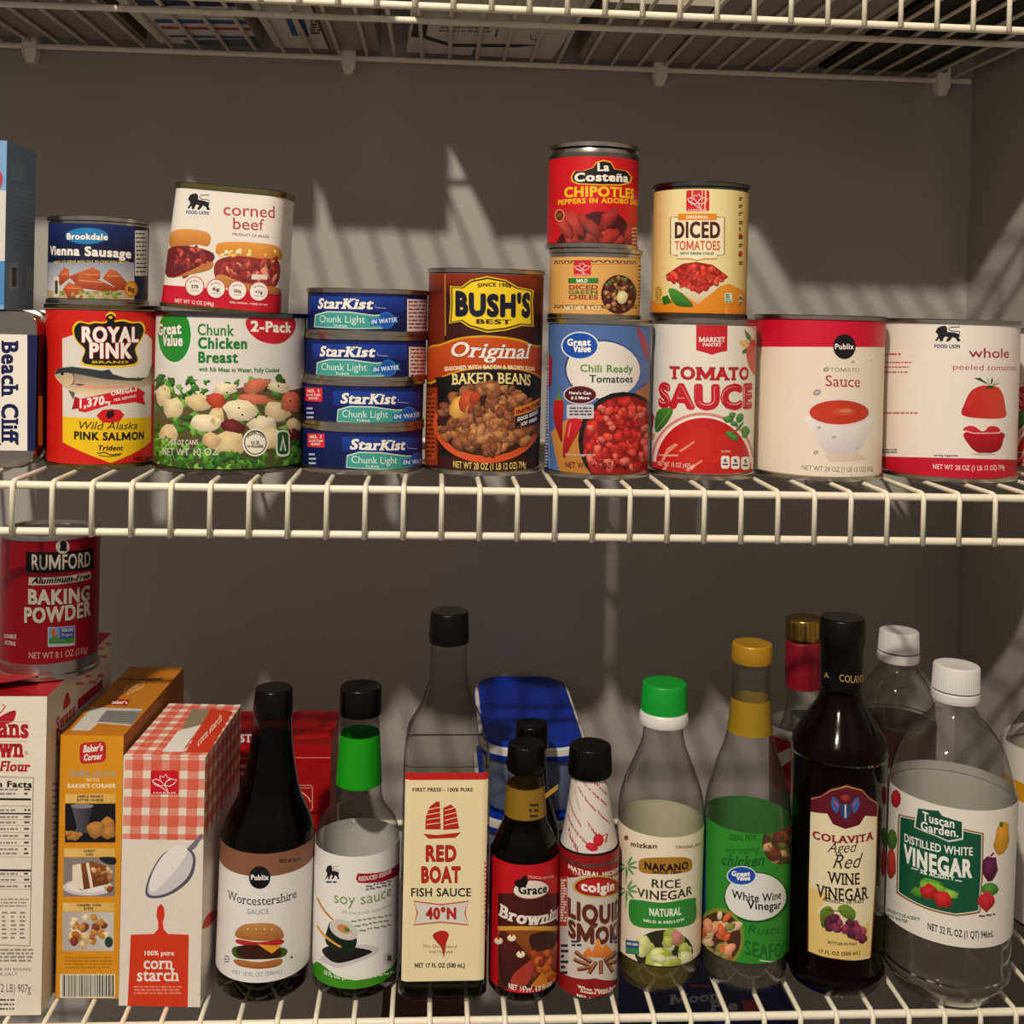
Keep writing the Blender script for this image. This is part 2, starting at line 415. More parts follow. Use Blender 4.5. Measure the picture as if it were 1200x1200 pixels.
    def build(s, name, m, parent=None, inner=None):
        vs, fs, cs, ns = [], [], [], []; seen = {}
        for poly, l, sf in s.T:
            f = []
            for p in poly:
                k = (round(p[0], 7), round(p[1], 7), l, id(sf), round(p[2], 3), round(p[3], 3), round(p[4], 3))
                i = seen.get(k)
                if i is None:
                    co, nn = sf.pt(p[0], p[1], s.base+l*LH); i = len(vs); vs.append(co); cs += [max(0, p[2]), max(0, p[3]), max(0, p[4]), 1.]; ns.append(nn); seen[k] = i
                if i not in f: f.append(i)
            if len(f) > 2: fs.append(f)
        if inner: inner(vs, fs, cs, ns)
        me = bpy.data.meshes.new(name); me.from_pydata(vs, [], fs)
        at = me.color_attributes.new('Col', 'FLOAT_COLOR', 'POINT'); at.data.foreach_set('color', cs)
        me.update()
        # make every face look outwards
        flip = [p.index for p in me.polygons if p.normal.dot(Vector(ns[p.vertices[0]])) < 0]
        if flip:
            for i in flip: me.polygons[i].flip()
            me.update()
        me.polygons.foreach_set('use_smooth', [True]*len(me.polygons))
        me.normals_split_custom_set_from_vertices(ns)
        return link(name, me, m, parent or s.root)

# ------------------------------------------------------------------ generic builders
def cyl_place(xc, yb, w, zdeck, yfront=None, ycen=None, ym=None):
    """centre on the deck and radius of an upright round thing seen at these pixels"""
    if ycen is None:
        p = on_z(xc, yb, zdeck) if yfront is None else on_y(xc, yb, yfront)
        yf = p.y; R = w/2*depth(p)/F_PX
        for _ in range(4): R = w/2*depth(on_y(xc, yb, yf+R))/F_PX
        yc = yf+R
    else: yc = ycen; R = w/2*depth(on_y(xc, yb, yc))/F_PX
    q = on_y(xc, yb if ym is None else ym, yc)
    # keep the vertical line through the base centre
    return Vector((q.x, yc, zdeck+OFF.z)), R
def zat(x, y, yy): return on_y(x, y, yy).z
CANS = []
def can(label, cat_group, xc, ytop, ybot, w, ltop, lbot, z=0., ycen=None, lcol='#e9e2d8', tin='tin', name='food_can', rf=None, rim=.0011, neck=None, rot=(0, 0, 0), xm=None, col2=None, uw=None):
    loc, R = cyl_place(xc, ybot, w, z, ycen=ycen, ym=(ytop+ybot)/2)
    if z == 0: loc.z += .0003
    top = zat(xc, ytop, loc.y-R)-loc.z
    lt = zat(xc, ltop, loc.y-R)-loc.z; lb = zat(xc, lbot, loc.y-R)-loc.z; lb = max(lb, .0035)
    root = thing(name, label, 'can', loc, rot, cat_group)
    f = (lambda v: R*rf(v/top)) if rf else (lambda v: R)
    m = M[tin]; rb, rt = f(0), f(top)
    prof = [(0, rb-.0015), (0, rb+rim), (.0028, rb+rim), (.0036, rb-.0001)]+[(top*k/10, f(top*k/10)-.0001) for k in range(1, 10)]+[(top-.0038, rt-.0001)]
    if neck: prof = prof[:-1]+[(neck[0]*top, rt-.0001), (neck[0]*top+.002, rt*neck[1]), (top-.0055, rt*neck[1]), (top-.0042, rt*neck[2]-.0008)]
    rt2 = rt*(neck[2] if neck else 1)
    vs, fs = shell(prof, close0=False, close1=True, n=64); o = link('can_body', mesh('can_body', vs, fs, angle=.6), m, root)
    vs, fs = shell([(.0025, rb-.0035), (.0005, rb-.0022), (0.0001, rb-.0015)], close0=True, close1=False, n=64); b0 = len(vs)
    lp = [(top-.0032, rt2-.001), (top-.0032, rt2+rim), (top-.0006, rt2+rim), (top, rt2+rim*.4), (top-.0002, rt2-.001), (top-.003, rt2-.0016), (top-.0032, rt2-.006), (top-.0025, rt2-.007), (top-.0025, rt2*.5)]
    v2, f2 = shell(lp, n=64); o = link('lid', mesh('lid', v2, f2, angle=.6), m, root)
    L = Lab(root); S = Wrap(R, rf=f if rf else None, vb=[top*k/10 for k in range(11)] if rf else ())
    L.use(S, -R*PI, lb, R*PI, lt, lcol, col2=col2); L.R, L.H = R, top
    CANS.append((label, [round(k, 4) for k in loc-OFF], round(R, 4), round(top, 4)))
    return root, L
def px_prof(xc, pts, yc, z0):
    """(ypx, half width px) pairs to (height, radius) at centre depth yc; z0 world base"""
    out = []
    for y, hw in pts:
        p = on_y(xc, y, yc); out.append((p.z-z0, hw*depth(p)/F_PX))
    return out
def L_surf(L): L.T = [t for t in L.T if False]; return L.surf
def L_win(L): return L.win
LIGHT_W = 192.0; LIGHT_D = (-.53, -.73, 1.40); WORLD_S = .47
def salmon_top(r, L): return r.location.z-OFF.z+L.H+.0002
# ------------------------------------------------------------------ setting
corner = on_y(1143, 150, DEP-.004)
XR = corner.x; WY = DEP+.004
wallm = mat('grey_wall_paint', '#a8a29a', rough=.62, spec=.3, var=.10, bscale=9, bump=.0)
def struct(name, vs, fs, m):
    o = link(name, mesh(name, vs, fs, smooth=False), m); o['kind'] = 'structure'; return o
struct('wall_back', *boxmesh([], [], -1.9, WY, 0, XR+.1, WY+.1, 2.9), wallm)
struct('wall_right', *boxmesh([], [], XR, -.75, 0, XR+.1, WY-.0002, 2.9), wallm)
struct('floor', *boxmesh([], [], -1.9, -2.2, -.1, XR+.1, WY+.1, -.0002), mat('floor_boards', '#5d4a3a', rough=.5, var=.4, bscale=12))

XL = -1.05; XE = XR-.006
WR, RR_, LIP = .0018, .0027, .0351
def wire_shelf(z, label, extra=0.):
    root = thing('wire_shelf', label, 'shelf', (0, 0, z+OFF.z), (0, 0, 0), 'white wire pantry shelves')
    vs, fs = [], []
    x0 = on_z(12, 562, 0).x
    k0 = math.ceil((XL+.01-x0)/.0254); k = k0
    while x0+k*.0254 < XE-.006:
        x = x0+k*.0254; k += 1
        pts = [(x, DEP-.003, -WR), (x, .03, -WR), (x, .006, -WR), (x, .0012, -WR+.0001), (x, -.0022, -.0022), (x, -.0043, -.0042), (x, -.0046, -.008), (x, -.0046, -LIP-.0022)]
        tube(pts, WR, 8, vs, fs)
    link('deck_wire', mesh('deck_wire', vs, fs), M['wire'], root)
    def rail(name, y, zz, xe=XE):
        v, f = tube([(XL, y, zz), (xe, y, zz)], RR_, 12); link(name, mesh(name, v, f, angle=.9), M['wire'], root)
    rail('front_rail', 0, -.0047); rail('front_rail', 0, -LIP); rail('support_rail', DEP*.5, -WR*2-RR_+.0003); rail('back_rail', DEP-.003, -WR*2-RR_+.001)
    for px in ((37, 409, 773, 1103)):
        x = on_y(px, 70, DEP).x; v, f = [], []
        prof = [(-.0065, .015), (.0065, .015), (.0065, -.008), (.0035, -.016), (-.0035, -.016), (-.0065, -.008)]
        n = len(prof); z0 = -.004
        for yy in (DEP-.0075, WY-.0001):
            v += [(x+a, yy+(.003 if (b < -.012 and yy < DEP) else 0), z0+b) for a, b in prof]
        f += [tuple(range(n)), tuple(range(n, 2*n))[::-1]]+[(i, i+n, (i+1) % n+n, (i+1) % n) for i in range(n)]
        c = link('wall_clip', mesh('wall_clip', v, [t[::-1] for t in f], smooth=False), M['wire'], root)
        v, f = shell([(0, .0035), (.001, .0033), (.0016, .002)], n=16); v = [(x+a, DEP-.0075-c_, z0+.0085+b) for a, b, c_ in v]
        link('screw', mesh('screw', v, f), M['screw'], c)
    return root
wire_shelf(Z_TOP, 'topmost white wire shelf, seen from below with paper packages on it')
wire_shelf(Z_MID, 'middle white wire shelf carrying the row of food cans')
wire_shelf(Z_BOT, 'lower white wire shelf carrying the bottles and baking boxes')
wire_shelf(Z_BOT-.356, 'dim white wire shelf below the bottles, glimpsed through the deck wires')

# ------------------------------------------------------------------ light
lp = bpy.data.lights.new('ceiling_bulb', 'POINT'); lp.energy = LIGHT_W; lp.color = (1.0, .885, .745); lp.shadow_soft_size = .04
lo = bpy.data.objects.new('ceiling_bulb', lp); COL.objects.link(lo); lo.location = CAMW+Vector(LIGHT_D)
w = bpy.data.worlds.new('pantry_air'); scene.world = w; scene.cycles.transparent_max_bounces = 32; w.use_nodes = True; nt = w.node_tree; bg = nt.nodes['Background']
tc = nt.nodes.new('ShaderNodeTexCoord'); sp = nt.nodes.new('ShaderNodeSeparateXYZ'); cr = nt.nodes.new('ShaderNodeValToRGB')
mr = nt.nodes.new('ShaderNodeMapRange'); mr.inputs[1].default_value = -1; mr.inputs[2].default_value = 1
nt.links.new(tc.outputs['Generated'], sp.inputs[0]); nt.links.new(sp.outputs['Z'], mr.inputs[0]); nt.links.new(mr.outputs[0], cr.inputs[0]); nt.links.new(cr.outputs[0], bg.inputs[0])
cr.color_ramp.elements[0].color = (.30, .27, .26, 1); cr.color_ramp.elements[1].color = (.95, .88, .80, 1)
bg.inputs[1].default_value = WORLD_S
vs_ = scene.view_settings; vs_.view_transform = 'Standard'; vs_.look = 'None'; vs_.gamma = 1; vs_.use_curve_mapping = False; vs_.exposure = 0
# ------------------------------------------------------------------ cans on the middle shelf
RG = 'cans on the middle shelf'
salmon, Lsal = can('tall red can of pink salmon showing a fish, under the small dark blue can', None, 119.5, 357, 551, 124, 364, 546, tin='gold_tin', rf=lambda k: 1.02-.05*(1-k))
vienna, Lvie = can('small dark blue can of vienna sausages on top of the red salmon can', None, 116, 253, 352, 111, 262, 350, z=salmon_top(salmon, Lsal), ycen=salmon.location.y, tin='tin')
chick, Lchi = can('wide white and green two-pack can of chunk chicken breast', None, 270.5, 366, 557, 171, 368, 550, tin='dark_tin')
tunas = []
for i, (a, b, lt, lb, xc, w, la) in enumerate([(501, 557, 507, 553, 425, 139, 'bottom blue tuna can of the stack of four, on the wire deck'), (447, 501, 453, 499.5, 426, 139, 'second blue tuna can from the bottom of the stack of four'),
        (393, 447, 399, 446, 429, 139, 'second blue tuna can from the top of the stack of four'), (338, 393, 344, 391, 431, 139, 'topmost blue tuna can of the stack of four')]):
    z = 0 if i == 0 else tunas[-1][0].location.z-OFF.z+tunas[-1][1].H
    r, L = can(la, 'stack of blue tuna cans', xc, a, b, w, lt, lb, z=z, ycen=None if i == 0 else tunas[0][0].location.y+.001*i, tin='tin')
    tunas.append((r, L))
bush, Lbus = can('tall brown can of baked beans with yellow badge beside the tuna stack', None, 567.5, 314, 558, 134, 321, 553)
chili, Lcl = can('blue can of chili ready tomatoes under the small tan can', None, 700.5, 374, 562, 120, 381, 556)
chiles, Lch = can('short tan can of diced green chiles between the blue can and the red chipotle can', None, 697, 290, 374.5, 106, 301, 371, z=salmon_top(chili, Lcl), ycen=chili.location.y)
chip, Lcp = can('red can of chipotle peppers topping the stack of three, with bare silver neck', None, 695, 165, 289, 105, 183, 288, z=salmon_top(chiles, Lch), ycen=chili.location.y, neck=(.845, .955, .965))
sauce, Lts = can('white can of tomato sauce with big red lettering, under the yellow can', None, 823, 373, 563, 120, 381, 555)
diced, Ldt = can('yellow can of diced tomatoes standing on the tomato sauce can', None, 820, 212, 373.5, 110, 221, 367, z=salmon_top(sauce, Lts), ycen=sauce.location.y, tin='dark_tin')
publ, Lpu = can('wide cream can of tomato sauce with a red top band and black dot', None, 958, 369, 564.5, 147, 374, 560)
whole, Lwh = can('wide white can of whole peeled tomatoes with a red bottom band', None, 1110, 374, 566, 153, 379, 562)
sauce2, Lt2 = can('partly cropped can of tomato sauce at the far right behind the whole tomatoes', None, 1241, 386, 557, 108, 392, 552)
for c_ in CANS: print('CAN', c_)

def tub_box(name, label, cat, loc, w, d, h, cm, rotz=0., rx=0., ry=0., group=None, lift=0):
    """carton: origin at the front left bottom corner; returns root, Lab, planes"""
    root = thing(name, label, cat, loc, (rx, ry, rotz), group); e = .0006
    vs, fs = boxmesh([], [], e, e, e, w-e, d-e, h-e)
    P = dict(front=Plane((0, 0, 0), (1, 0, 0), (0, 0, 1)), right=Plane((w, 0, 0), (0, 1, 0), (0, 0, 1)), left=Plane((0, d, 0), (0, -1, 0), (0, 0, 1)),
             back=Plane((w, d, 0), (-1, 0, 0), (0, 0, 1)), top=Plane((0, 0, h), (1, 0, 0), (0, 1, 0)), bottom=Plane((0, d, 0), (1, 0, 0), (0, -1, 0)))
    return root, Lab(root), P, (w, d, h)
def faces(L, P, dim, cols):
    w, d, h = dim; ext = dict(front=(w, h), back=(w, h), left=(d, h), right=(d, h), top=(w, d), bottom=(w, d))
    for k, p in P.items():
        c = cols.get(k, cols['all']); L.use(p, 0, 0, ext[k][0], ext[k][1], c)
def face(L, P, dim, k, col=None):
    w, d, h = dim; ext = dict(front=(w, h), back=(w, h), left=(d, h), right=(d, h), top=(w, d), bottom=(w, d))
    L.use(P[k], 0, 0, ext[k][0], ext[k][1], col or '#fff', base=col is not None); return L
# ------------------------------------------------------------------ bottles on the lower shelf
class Bot: pass
def bottle(label, cat, bl, br, yb, top, mid, prof, gl, name='sauce_bottle', base_r=.88, square=None, liquid=None, lq_y=None, zdeck=Z_BOT, ycen=None, group=None, thick=.0006, maxtilt=.03, body_part='glass_body', foot=.004):
    """bl, br, yb: base silhouette; top/mid: (x, y) of the axis; prof: (y, halfwidth) going up"""
    loc, R = cyl_place((bl+br)/2, yb, br-bl, zdeck, ycen=ycen, ym=mid[1])
    yc = loc.y; a = on_y(mid[0], mid[1], yc); t = on_y(top[0], top[1], yc)
    tilt = math.atan2(t.x-a.x, t.z-a.z); tilt = max(-maxtilt, min(maxtilt, tilt))
    z0 = loc.z; loc.x = a.x-(a.z-z0)*math.tan(tilt)
    loc.z += R*abs(math.sin(tilt))+.0004
    root = thing(name, label, cat, loc, (0, tilt, 0), group)
    P = [q_ for q_ in px_prof(mid[0], prof, yc, z0) if q_[0] > foot+.0025]
    B = Bot(); B.root, B.R, B.P, B.yc, B.z0, B.tilt = root, R, P, yc, z0, tilt
    body = [(0, R*base_r*.8), (.0005, R*base_r), (foot, R*.995)]+[p for p in P]
    body = body[:3]+smoothp([body[2]]+P, 4)[1:]
    if square:
        rc0, zsq0, zsq1 = square  # corner radius, fully square below zsq0, round above zsq1 (pixel rows)
        za = zat(mid[0], zsq0, yc)-z0; zb = zat(mid[0], zsq1, yc)-z0; nb = []
        for z, r in body:
            k = 0 if z <= za else (1 if z >= zb else (z-za)/(zb-za)); k = k*k*(3-2*k); rc = rc0*(1-k)+r*k; rc = min(rc, r); nb.append((z, rc, r-rc, r-rc))
        body = nb
    B.body = body
    def cut(za, zb, inset):
        o = [(za, *[v for v in interp(body, za)])]+[p for p in body if za < p[0] < zb]+[(zb, *[v for v in interp(body, zb)])]
        return [(p[0], max(p[1]-inset, .001), *p[2:]) for p in o]
    B.cut = cut
    vs, fs = shell(body, close0=True, close1=False, n=52 if square else 64)
    link(body_part, mesh(body_part, vs, fs), M[gl] if isinstance(gl, str) else gl, root)
    if liquid:
        zt = zat(mid[0], lq_y, yc)-z0; vs, fs = shell(cut(.0008, zt, thick), n=52 if square else 64); link('liquid', mesh('liquid', vs, fs, angle=.8), M[liquid], root)
    return B
def interp(body, z):
    for p, q in zip(body, body[1:]):
        if p[0] <= z <= q[0]:
            t = (z-p[0])/(q[0]-p[0]+1e-12); return [p[k]+(q[k]-p[k])*t for k in range(1, len(p))]
    return list(body[-1][1:] if z > body[-1][0] else body[0][1:])
def bz(B, y, front=False):
    return zat(0 if False else 600, y, B.yc-(B.R if front else 0))-B.z0 if False else on_y(B_x(B), y, B.yc-(B.R if front else 0)).z-B.z0
def B_x(B): return 600+(B.root.location.x-CAMW.x-.05*0)*F_PX/(.85)
def capz(B, name, m, prof, ribs=0, parent=None, n=64):
    """prof: (y px, half px) bottom to top at the axis plane, closed at the top"""
    P = px_prof(B_x(B), prof, B.yc, B.z0); r0 = P[0][1]
    out = []
    for i, p in enumerate(P): out.append(p)
    t = out[-1]; out = out[:-1]+[(t[0]-.0012, t[1]), (t[0]-.0004, t[1]-.0004), (t[0], t[1]-.0012), (t[0]-.0003, t[1]*.75)]
    vs, fs = shell(out, n=n)
    if ribs:
        zt = out[-4][0]; vs = [(x*(1+.012*math.cos(math.atan2(y, x)*ribs)), y*(1+.012*math.cos(math.atan2(y, x)*ribs)), z) if z <= zt else (x, y, z) for x, y, z in vs]
    return link(name, mesh(name, vs, fs, angle=.7), m if not isinstance(m, str) else M[m], parent or B.root)
def labsurf(B, ytop, ybot, col, col2=None, taper=False, rr=None, inner=True, front=True, umax=None):
    """wrap-around label between two pixel rows read at the front of the bottle"""
    R = B.R; zt, zb = bz(B, ytop, front), bz(B, ybot, front); L = Lab(B.root)
    rm = max(interp(B.body, zt)[0]+(interp(B.body, zt)[1] if len(B.body[0]) > 2 else 0), interp(B.body, zb)[0]+(interp(B.body, zb)[1] if len(B.body[0]) > 2 else 0)) if not rr else rr
    if len(B.body[0]) > 2:
        q = interp(B.body, (zt+zb)/2); mx_ = max(sum(interp(B.body, zb+(zt-zb)*k/12)[:2]) for k in range(13))-q[0]-q[1]; S = Wrap(q[0]+.00012+mx_, a=q[1], b=q[1]); umax = q[1]+q[0]*PI/4
    elif taper:
        nb = 14; br = [zb+(zt-zb)*k/nb for k in range(nb+1)]; S = Wrap(interp(B.body, (zt+zb)/2)[0]+.0001, rf=lambda v: interp(B.body, v)[0]+.00025, vb=br)
    else: S = Wrap(max(interp(B.body, zb+(zt-zb)*k/6)[0] for k in range(7))+.00012)
    h = umax or S.half; L.use(S, -h, zb, h, zt, col, col2=col2); L.zt, L.zb, L.S = zt, zb, S; return L

CB = 'sauce and vinegar bottles on the lower shelf'
worc = bottle('brown glass bottle of worcestershire sauce with burger label and black cap', 'bottle', 255, 361, 1181, (319, 860), (308.5, 1120),
    [(1150, 53.5), (1000, 54), (975, 53), (955, 47.5), (940, 40), (925, 34.5), (905, 30), (880, 25.5), (855, 22.8), (836, 21.8)], 'brown', liquid='brown_liquid', lq_y=862)
capz(worc, 'cap', 'black', [(838, 22.8), (834, 23.4), (807, 21.5)])
Lwo = labsurf(worc, 1001, 1151, '#ece7e2')
soy = bottle('clear soy sauce bottle with green neck band and black cap', 'bottle', 369, 468, 1176, (422, 850), (417, 1080),
    [(1140, 49.5), (1010, 48.5), (985, 48), (970, 47), (957, 42), (945, 32.5), (932, 27.5), (900, 25.5), (870, 23.5), (838, 22)], 'darkg', liquid='dark_liquid', lq_y=1060)
capz(soy, 'cap', 'black', [(836, 24), (832, 24.8), (804, 24)])
Lso = labsurf(soy, 1004, 1158, '#ece8e2')
Lsn = labsurf(soy, 877, 937, '#17960f', taper=True)
rboat = bottle('tall square fish sauce bottle with cream label and red sailboat', 'bottle', 469, 570, 1178, (525.5, 790), (520.5, 1030),
    [(1150, 49.8), (905, 49.5), (880, 49), (863, 47), (845, 41), (825, 31.5), (808, 25.5), (795, 22.7), (775, 21.5), (758, 21)], 'darkg', square=(.0068, 880, 815), liquid='dark_liquid', lq_y=1010, foot=.006)
capz(rboat, 'cap', 'black_foil', [(753, 22.8), (748, 23.5), (717, 22)])
Lrb = labsurf(rboat, 906, 1149, '#f0e2b4')
grace0 = bottle('black-capped dark bottle half hidden behind the browning bottle', 'bottle', 584, 655, 1130, (623, 862), (619, 1050),
    [(1100, 35.5), (985, 35), (965, 33), (945, 27), (925, 21), (900, 19), (876, 18)], 'darkg', liquid='dark_liquid', lq_y=905, ycen=.098)
capz(grace0, 'cap', 'black', [(876, 19), (872, 20), (848, 18.5)])
grace = bottle('small dark bottle of browning with red chocolate-cake label', 'bottle', 573.5, 654.5, 1179, (616.5, 890), (613.5, 1080),
    [(1150, 40.2), (1020, 39.5), (1000, 39), (985, 36.5), (972, 31), (960, 25.5), (940, 23.5), (905, 21)], 'darkg', liquid='dark_liquid', lq_y=966)
capz(grace, 'cap', 'black', [(902, 21.6), (898, 22.6), (871, 21)], ribs=40, n=160)
Lgr = labsurf(grace, 1014, 1163, '#c3141c')
Lgn = labsurf(grace, 935, 970, '#8d6b1e', taper=True)
colg = bottle('small liquid smoke bottle with paper neck wrap and black cap', 'bottle', 654.5, 722, 1175, (691.5, 890), (688.5, 1090),
    [(1150, 35), (1010, 35), (1000, 35.8), (990, 34), (970, 29.5), (945, 25.5), (915, 21.5)], 'clear', liquid='red_liquid', lq_y=1015)
capz(colg, 'cap', 'black', [(907, 24.5), (903, 25.5), (873, 24)], ribs=40, n=160)
Lco = labsurf(colg, 1003, 1168, '#8f1218')
Lcn = labsurf(colg, 912, 1001, '#e3dad0', taper=True, front=True)
naka = bottle('clear rice vinegar bottle with bright green cap', 'bottle', 725, 822, 1169, (777.5, 850), (771.5, 1060),
    [(1130, 48.8), (985, 49.5), (960, 50), (938, 49), (918, 44.5), (896, 36), (876, 27.5), (862, 24), (850, 23)], 'clear', liquid='yellow_liquid', lq_y=1085, foot=.009)
capz(naka, 'cap', 'green', [(833, 26.3), (800, 25.5)], ribs=60, n=180)
capz(naka, 'cap_ring', 'white', [(847, 28), (843, 29), (835, 27.8), (832, 27)])
Lna = labsurf(naka, 981, 1131, '#ebdfc6')
wwine = bottle('clear white wine vinegar bottle with green label and gold cap', 'bottle', 822, 922, 1169, (880.5, 790), (873, 1050),
    [(1130, 50.8), (975, 50.5), (950, 50), (925, 46.5), (895, 38), (870, 29), (845, 24.5), (820, 22.5), (780, 21.5)], 'clear', liquid='pale_liquid', lq_y=1100, foot=.008)
capz(wwine, 'cap', 'gold', [(776, 22.5), (773, 23.4), (754, 23)], ribs=50, n=150)
Lww = labsurf(wwine, 977, 1129, '#2f8a2c')
Lwn = labsurf(wwine, 835, 875, '#9a7a1c', taper=True)
redn = bottle('clear bottle with red neck foil and gold screw top, behind the red wine vinegar', 'bottle', 905, 985, 1115, (941, 800), (942, 980),
    [(1090, 39), (900, 38.5), (880, 36.5), (862, 31), (845, 24), (825, 20), (806, 19), (752, 18)], 'clear', ycen=.175, name='vinegar_bottle')
capz(redn, 'screw_top', 'goldm', [(751, 19.5), (747, 20.5), (744, 19.6), (740, 20.5), (737, 19.6), (733, 20.5), (730, 19.8), (726, 20)])
capz(redn, 'neck_foil', 'redfoil', [(806, 20.6), (780, 20.8), (757, 20.2), (752, 20)])
Lrn = labsurf(redn, 862, 1010, '#7f7974', taper=False)
cola = bottle('dark bottle of red wine vinegar with cream label and black neck foil', 'bottle', 919, 1034, 1176, (986, 790), (979, 1060),
    [(1140, 56.8), (1120, 55.5), (1100, 54), (900, 54.5), (878, 55.8), (866, 54), (858, 50), (846, 42.5), (834, 34.5), (820, 26.5), (806, 23.5)], 'darkg', liquid='red_liquid', lq_y=812, foot=.010, name='vinegar_bottle')
capz(cola, 'neck_foil', 'black_foil', [(805, 23), (760, 24), (756, 25.2), (752, 26), (724, 25)])
Lcv = labsurf(cola, 923, 1124, '#e9dcb4', umax=.0315)
pet2 = bottle('clear plastic bottle with white cap standing behind the others', 'bottle', 1002, 1092, 1115, (1052, 790), (1046, 950),
    [(1080, 45), (860, 44.5), (840, 44), (820, 41), (805, 36.5), (793, 29.5), (783, 22), (776, 20)], 'pet', ycen=.165, name='vinegar_bottle', body_part='plastic_body')
capz(pet2, 'cap', 'white', [(763, 23), (740, 22)], ribs=60, n=180)
capz(pet2, 'cap_ring', 'white', [(775, 23), (771, 24.2), (766, 23.6), (765, 23)])
Lp2 = labsurf(pet2, 862, 1040, '#33191a')
tusc = bottle('large clear plastic bottle of distilled white vinegar with white cap, leaning at the front edge', 'bottle', 1039, 1172, 1189, (1119, 830), (1110, 1040),
    [(1146, 66.5), (1141, 70.5), (1136, 70.5), (1132, 67), (1128, 71), (1121, 71), (1117, 67.5), (1113, 71.5), (1106, 71.5), (950, 71.8), (930, 71.8), (912, 69.5), (890, 64.5), (868, 54.5), (850, 40), (838, 28), (828, 22.5)],
    'pet', name='vinegar_bottle', foot=.008, body_part='plastic_body', maxtilt=.02, liquid='pet_liquid', lq_y=1000)
for ch_ in tusc.root.children:
    if ch_.name.startswith('plastic_body'):
        z0_, z1_ = bz(tusc, 935), bz(tusc, 845); zb_ = bz(tusc, 1150)
        for v_ in ch_.data.vertices:
            th = math.atan2(v_.co.x, -v_.co.y); k_ = 0
            if z0_ < v_.co.z < z1_: k_ = .035*math.sin(PI*(v_.co.z-z0_)/(z1_-z0_))*abs(math.sin(4*th))**3
            elif v_.co.z < zb_: k_ = .05*max(0, (zb_-v_.co.z)/zb_)*(math.cos(5*th)**2)
            v_.co.x *= 1-k_; v_.co.y *= 1-k_
capz(tusc, 'cap', 'white', [(808, 26.5), (780, 25.8)], ribs=60, n=180)
capz(tusc, 'cap_ring', 'white', [(821, 26.5), (817, 27.8), (811, 27.3), (810, 26)])
Ltu = labsurf(tusc, 949, 1109, '#e6dfd4')
edge = bottle('cropped clear bottle at the far right edge with a yellow-banded white label', 'bottle', 1180, 1290, 1172, (1228, 830), (1234, 1050),
    [(1140, 54), (900, 54), (880, 52), (862, 46), (845, 36), (828, 24), (815, 19), (790, 18)], 'clear', liquid='brown_liquid', lq_y=1040, ycen=.11)
capz(edge, 'cap', 'white', [(788, 21), (760, 20)])
Led = labsurf(edge, 890, 1098, '#ddd5ca')

# ------------------------------------------------------------------ cartons on the lower shelf
def corner_at(px, py, z): p = on_z(px, py, z); return p
# flour
p = on_z(48, 1190, Z_BOT); p.y = max(p.y, .001); p.z += .0004; hF = zat(59, 816, p.y)-p.z; wF = .076
flour, Lfl, Pfl, Dfl = tub_box('flour_box', 'tall white box of cake flour with red top at the left edge', 'box', Vector((p.x-wF, p.y, p.z)), wF, .150, hF, 'carton', rotz=0)
print('flour', p, hF)
def boxat(name, label, tl, tr, bl, br, dep, group=None, zb=Z_BOT, dmul=1.):
    a = on_z(*bl, zb); b = on_z(*br, zb); a.z += .0004; b.z += .0004; w = (b-a).length; yaw = math.atan2(b.y-a.y, b.x-a.x)
    h = (zat(*tl, a.y)-a.z+zat(*tr, b.y)-b.z)/2
    t = on_y(*tl, a.y); tilt = math.atan2(t.x-a.x, h)
    print(name, 'w %.3f h %.3f yaw %.2f tilt %.3f y %.3f' % (w, h, math.degrees(yaw), tilt, a.y)); return a, w, h, yaw, tilt
a, w, h, yaw, tilt = boxat('orange', '', (72.7, 862), (145, 863), (64.5, 1170), (137, 1174), .1)
orange, Lor, Por, Dor = tub_box('baking_box', 'slim orange baking box with three dessert photos on its side', 'box', a, w, .150, h, 'carton', rotz=max(-.05, min(.05, yaw)))
a, w, h, yaw, tilt = boxat('corn', '', (151, 886), (244, 889), (139, 1179), (234, 1182), .1)
corn, Lcs, Pcs, Dcs = tub_box('corn_starch_box', 'red gingham corn starch box with a spoon of powder', 'box', a, w, .104, h, 'carton', rotz=max(-.06, min(.06, yaw)))
# red tea cartons far back
q = on_y(388, 872, .17); q0 = on_y(262, 872, .17)
zt = q.z-OFF.z; hh = (zt-Z_BOT)*.47
redb, Lr1, Pr1, Dr1 = tub_box('cardboard_box', 'lower bright red carton behind the brown sauce bottle', 'box', Vector((q0.x, .172, Z_BOT+OFF.z)), q.x-q0.x, .075, zt-Z_BOT-hh-.0006, 'carton')
redt, Lr2, Pr2, Dr2 = tub_box('cardboard_box', 'upper bright red carton with white crest behind the brown sauce bottle', 'box', Vector((q0.x, .170, zt+OFF.z-hh)), q.x-q0.x, .077, hh, 'carton')
# baking powder on the flour box
bp_y = flour.location.y+.060
bakp, Lbp = can('dark red can of baking powder standing on the flour box', None, 58.5, 629, 783, 109, 634, 779, z=flour.location.z-OFF.z+Dfl[2]+.0012, ycen=bp_y, tin='tin')
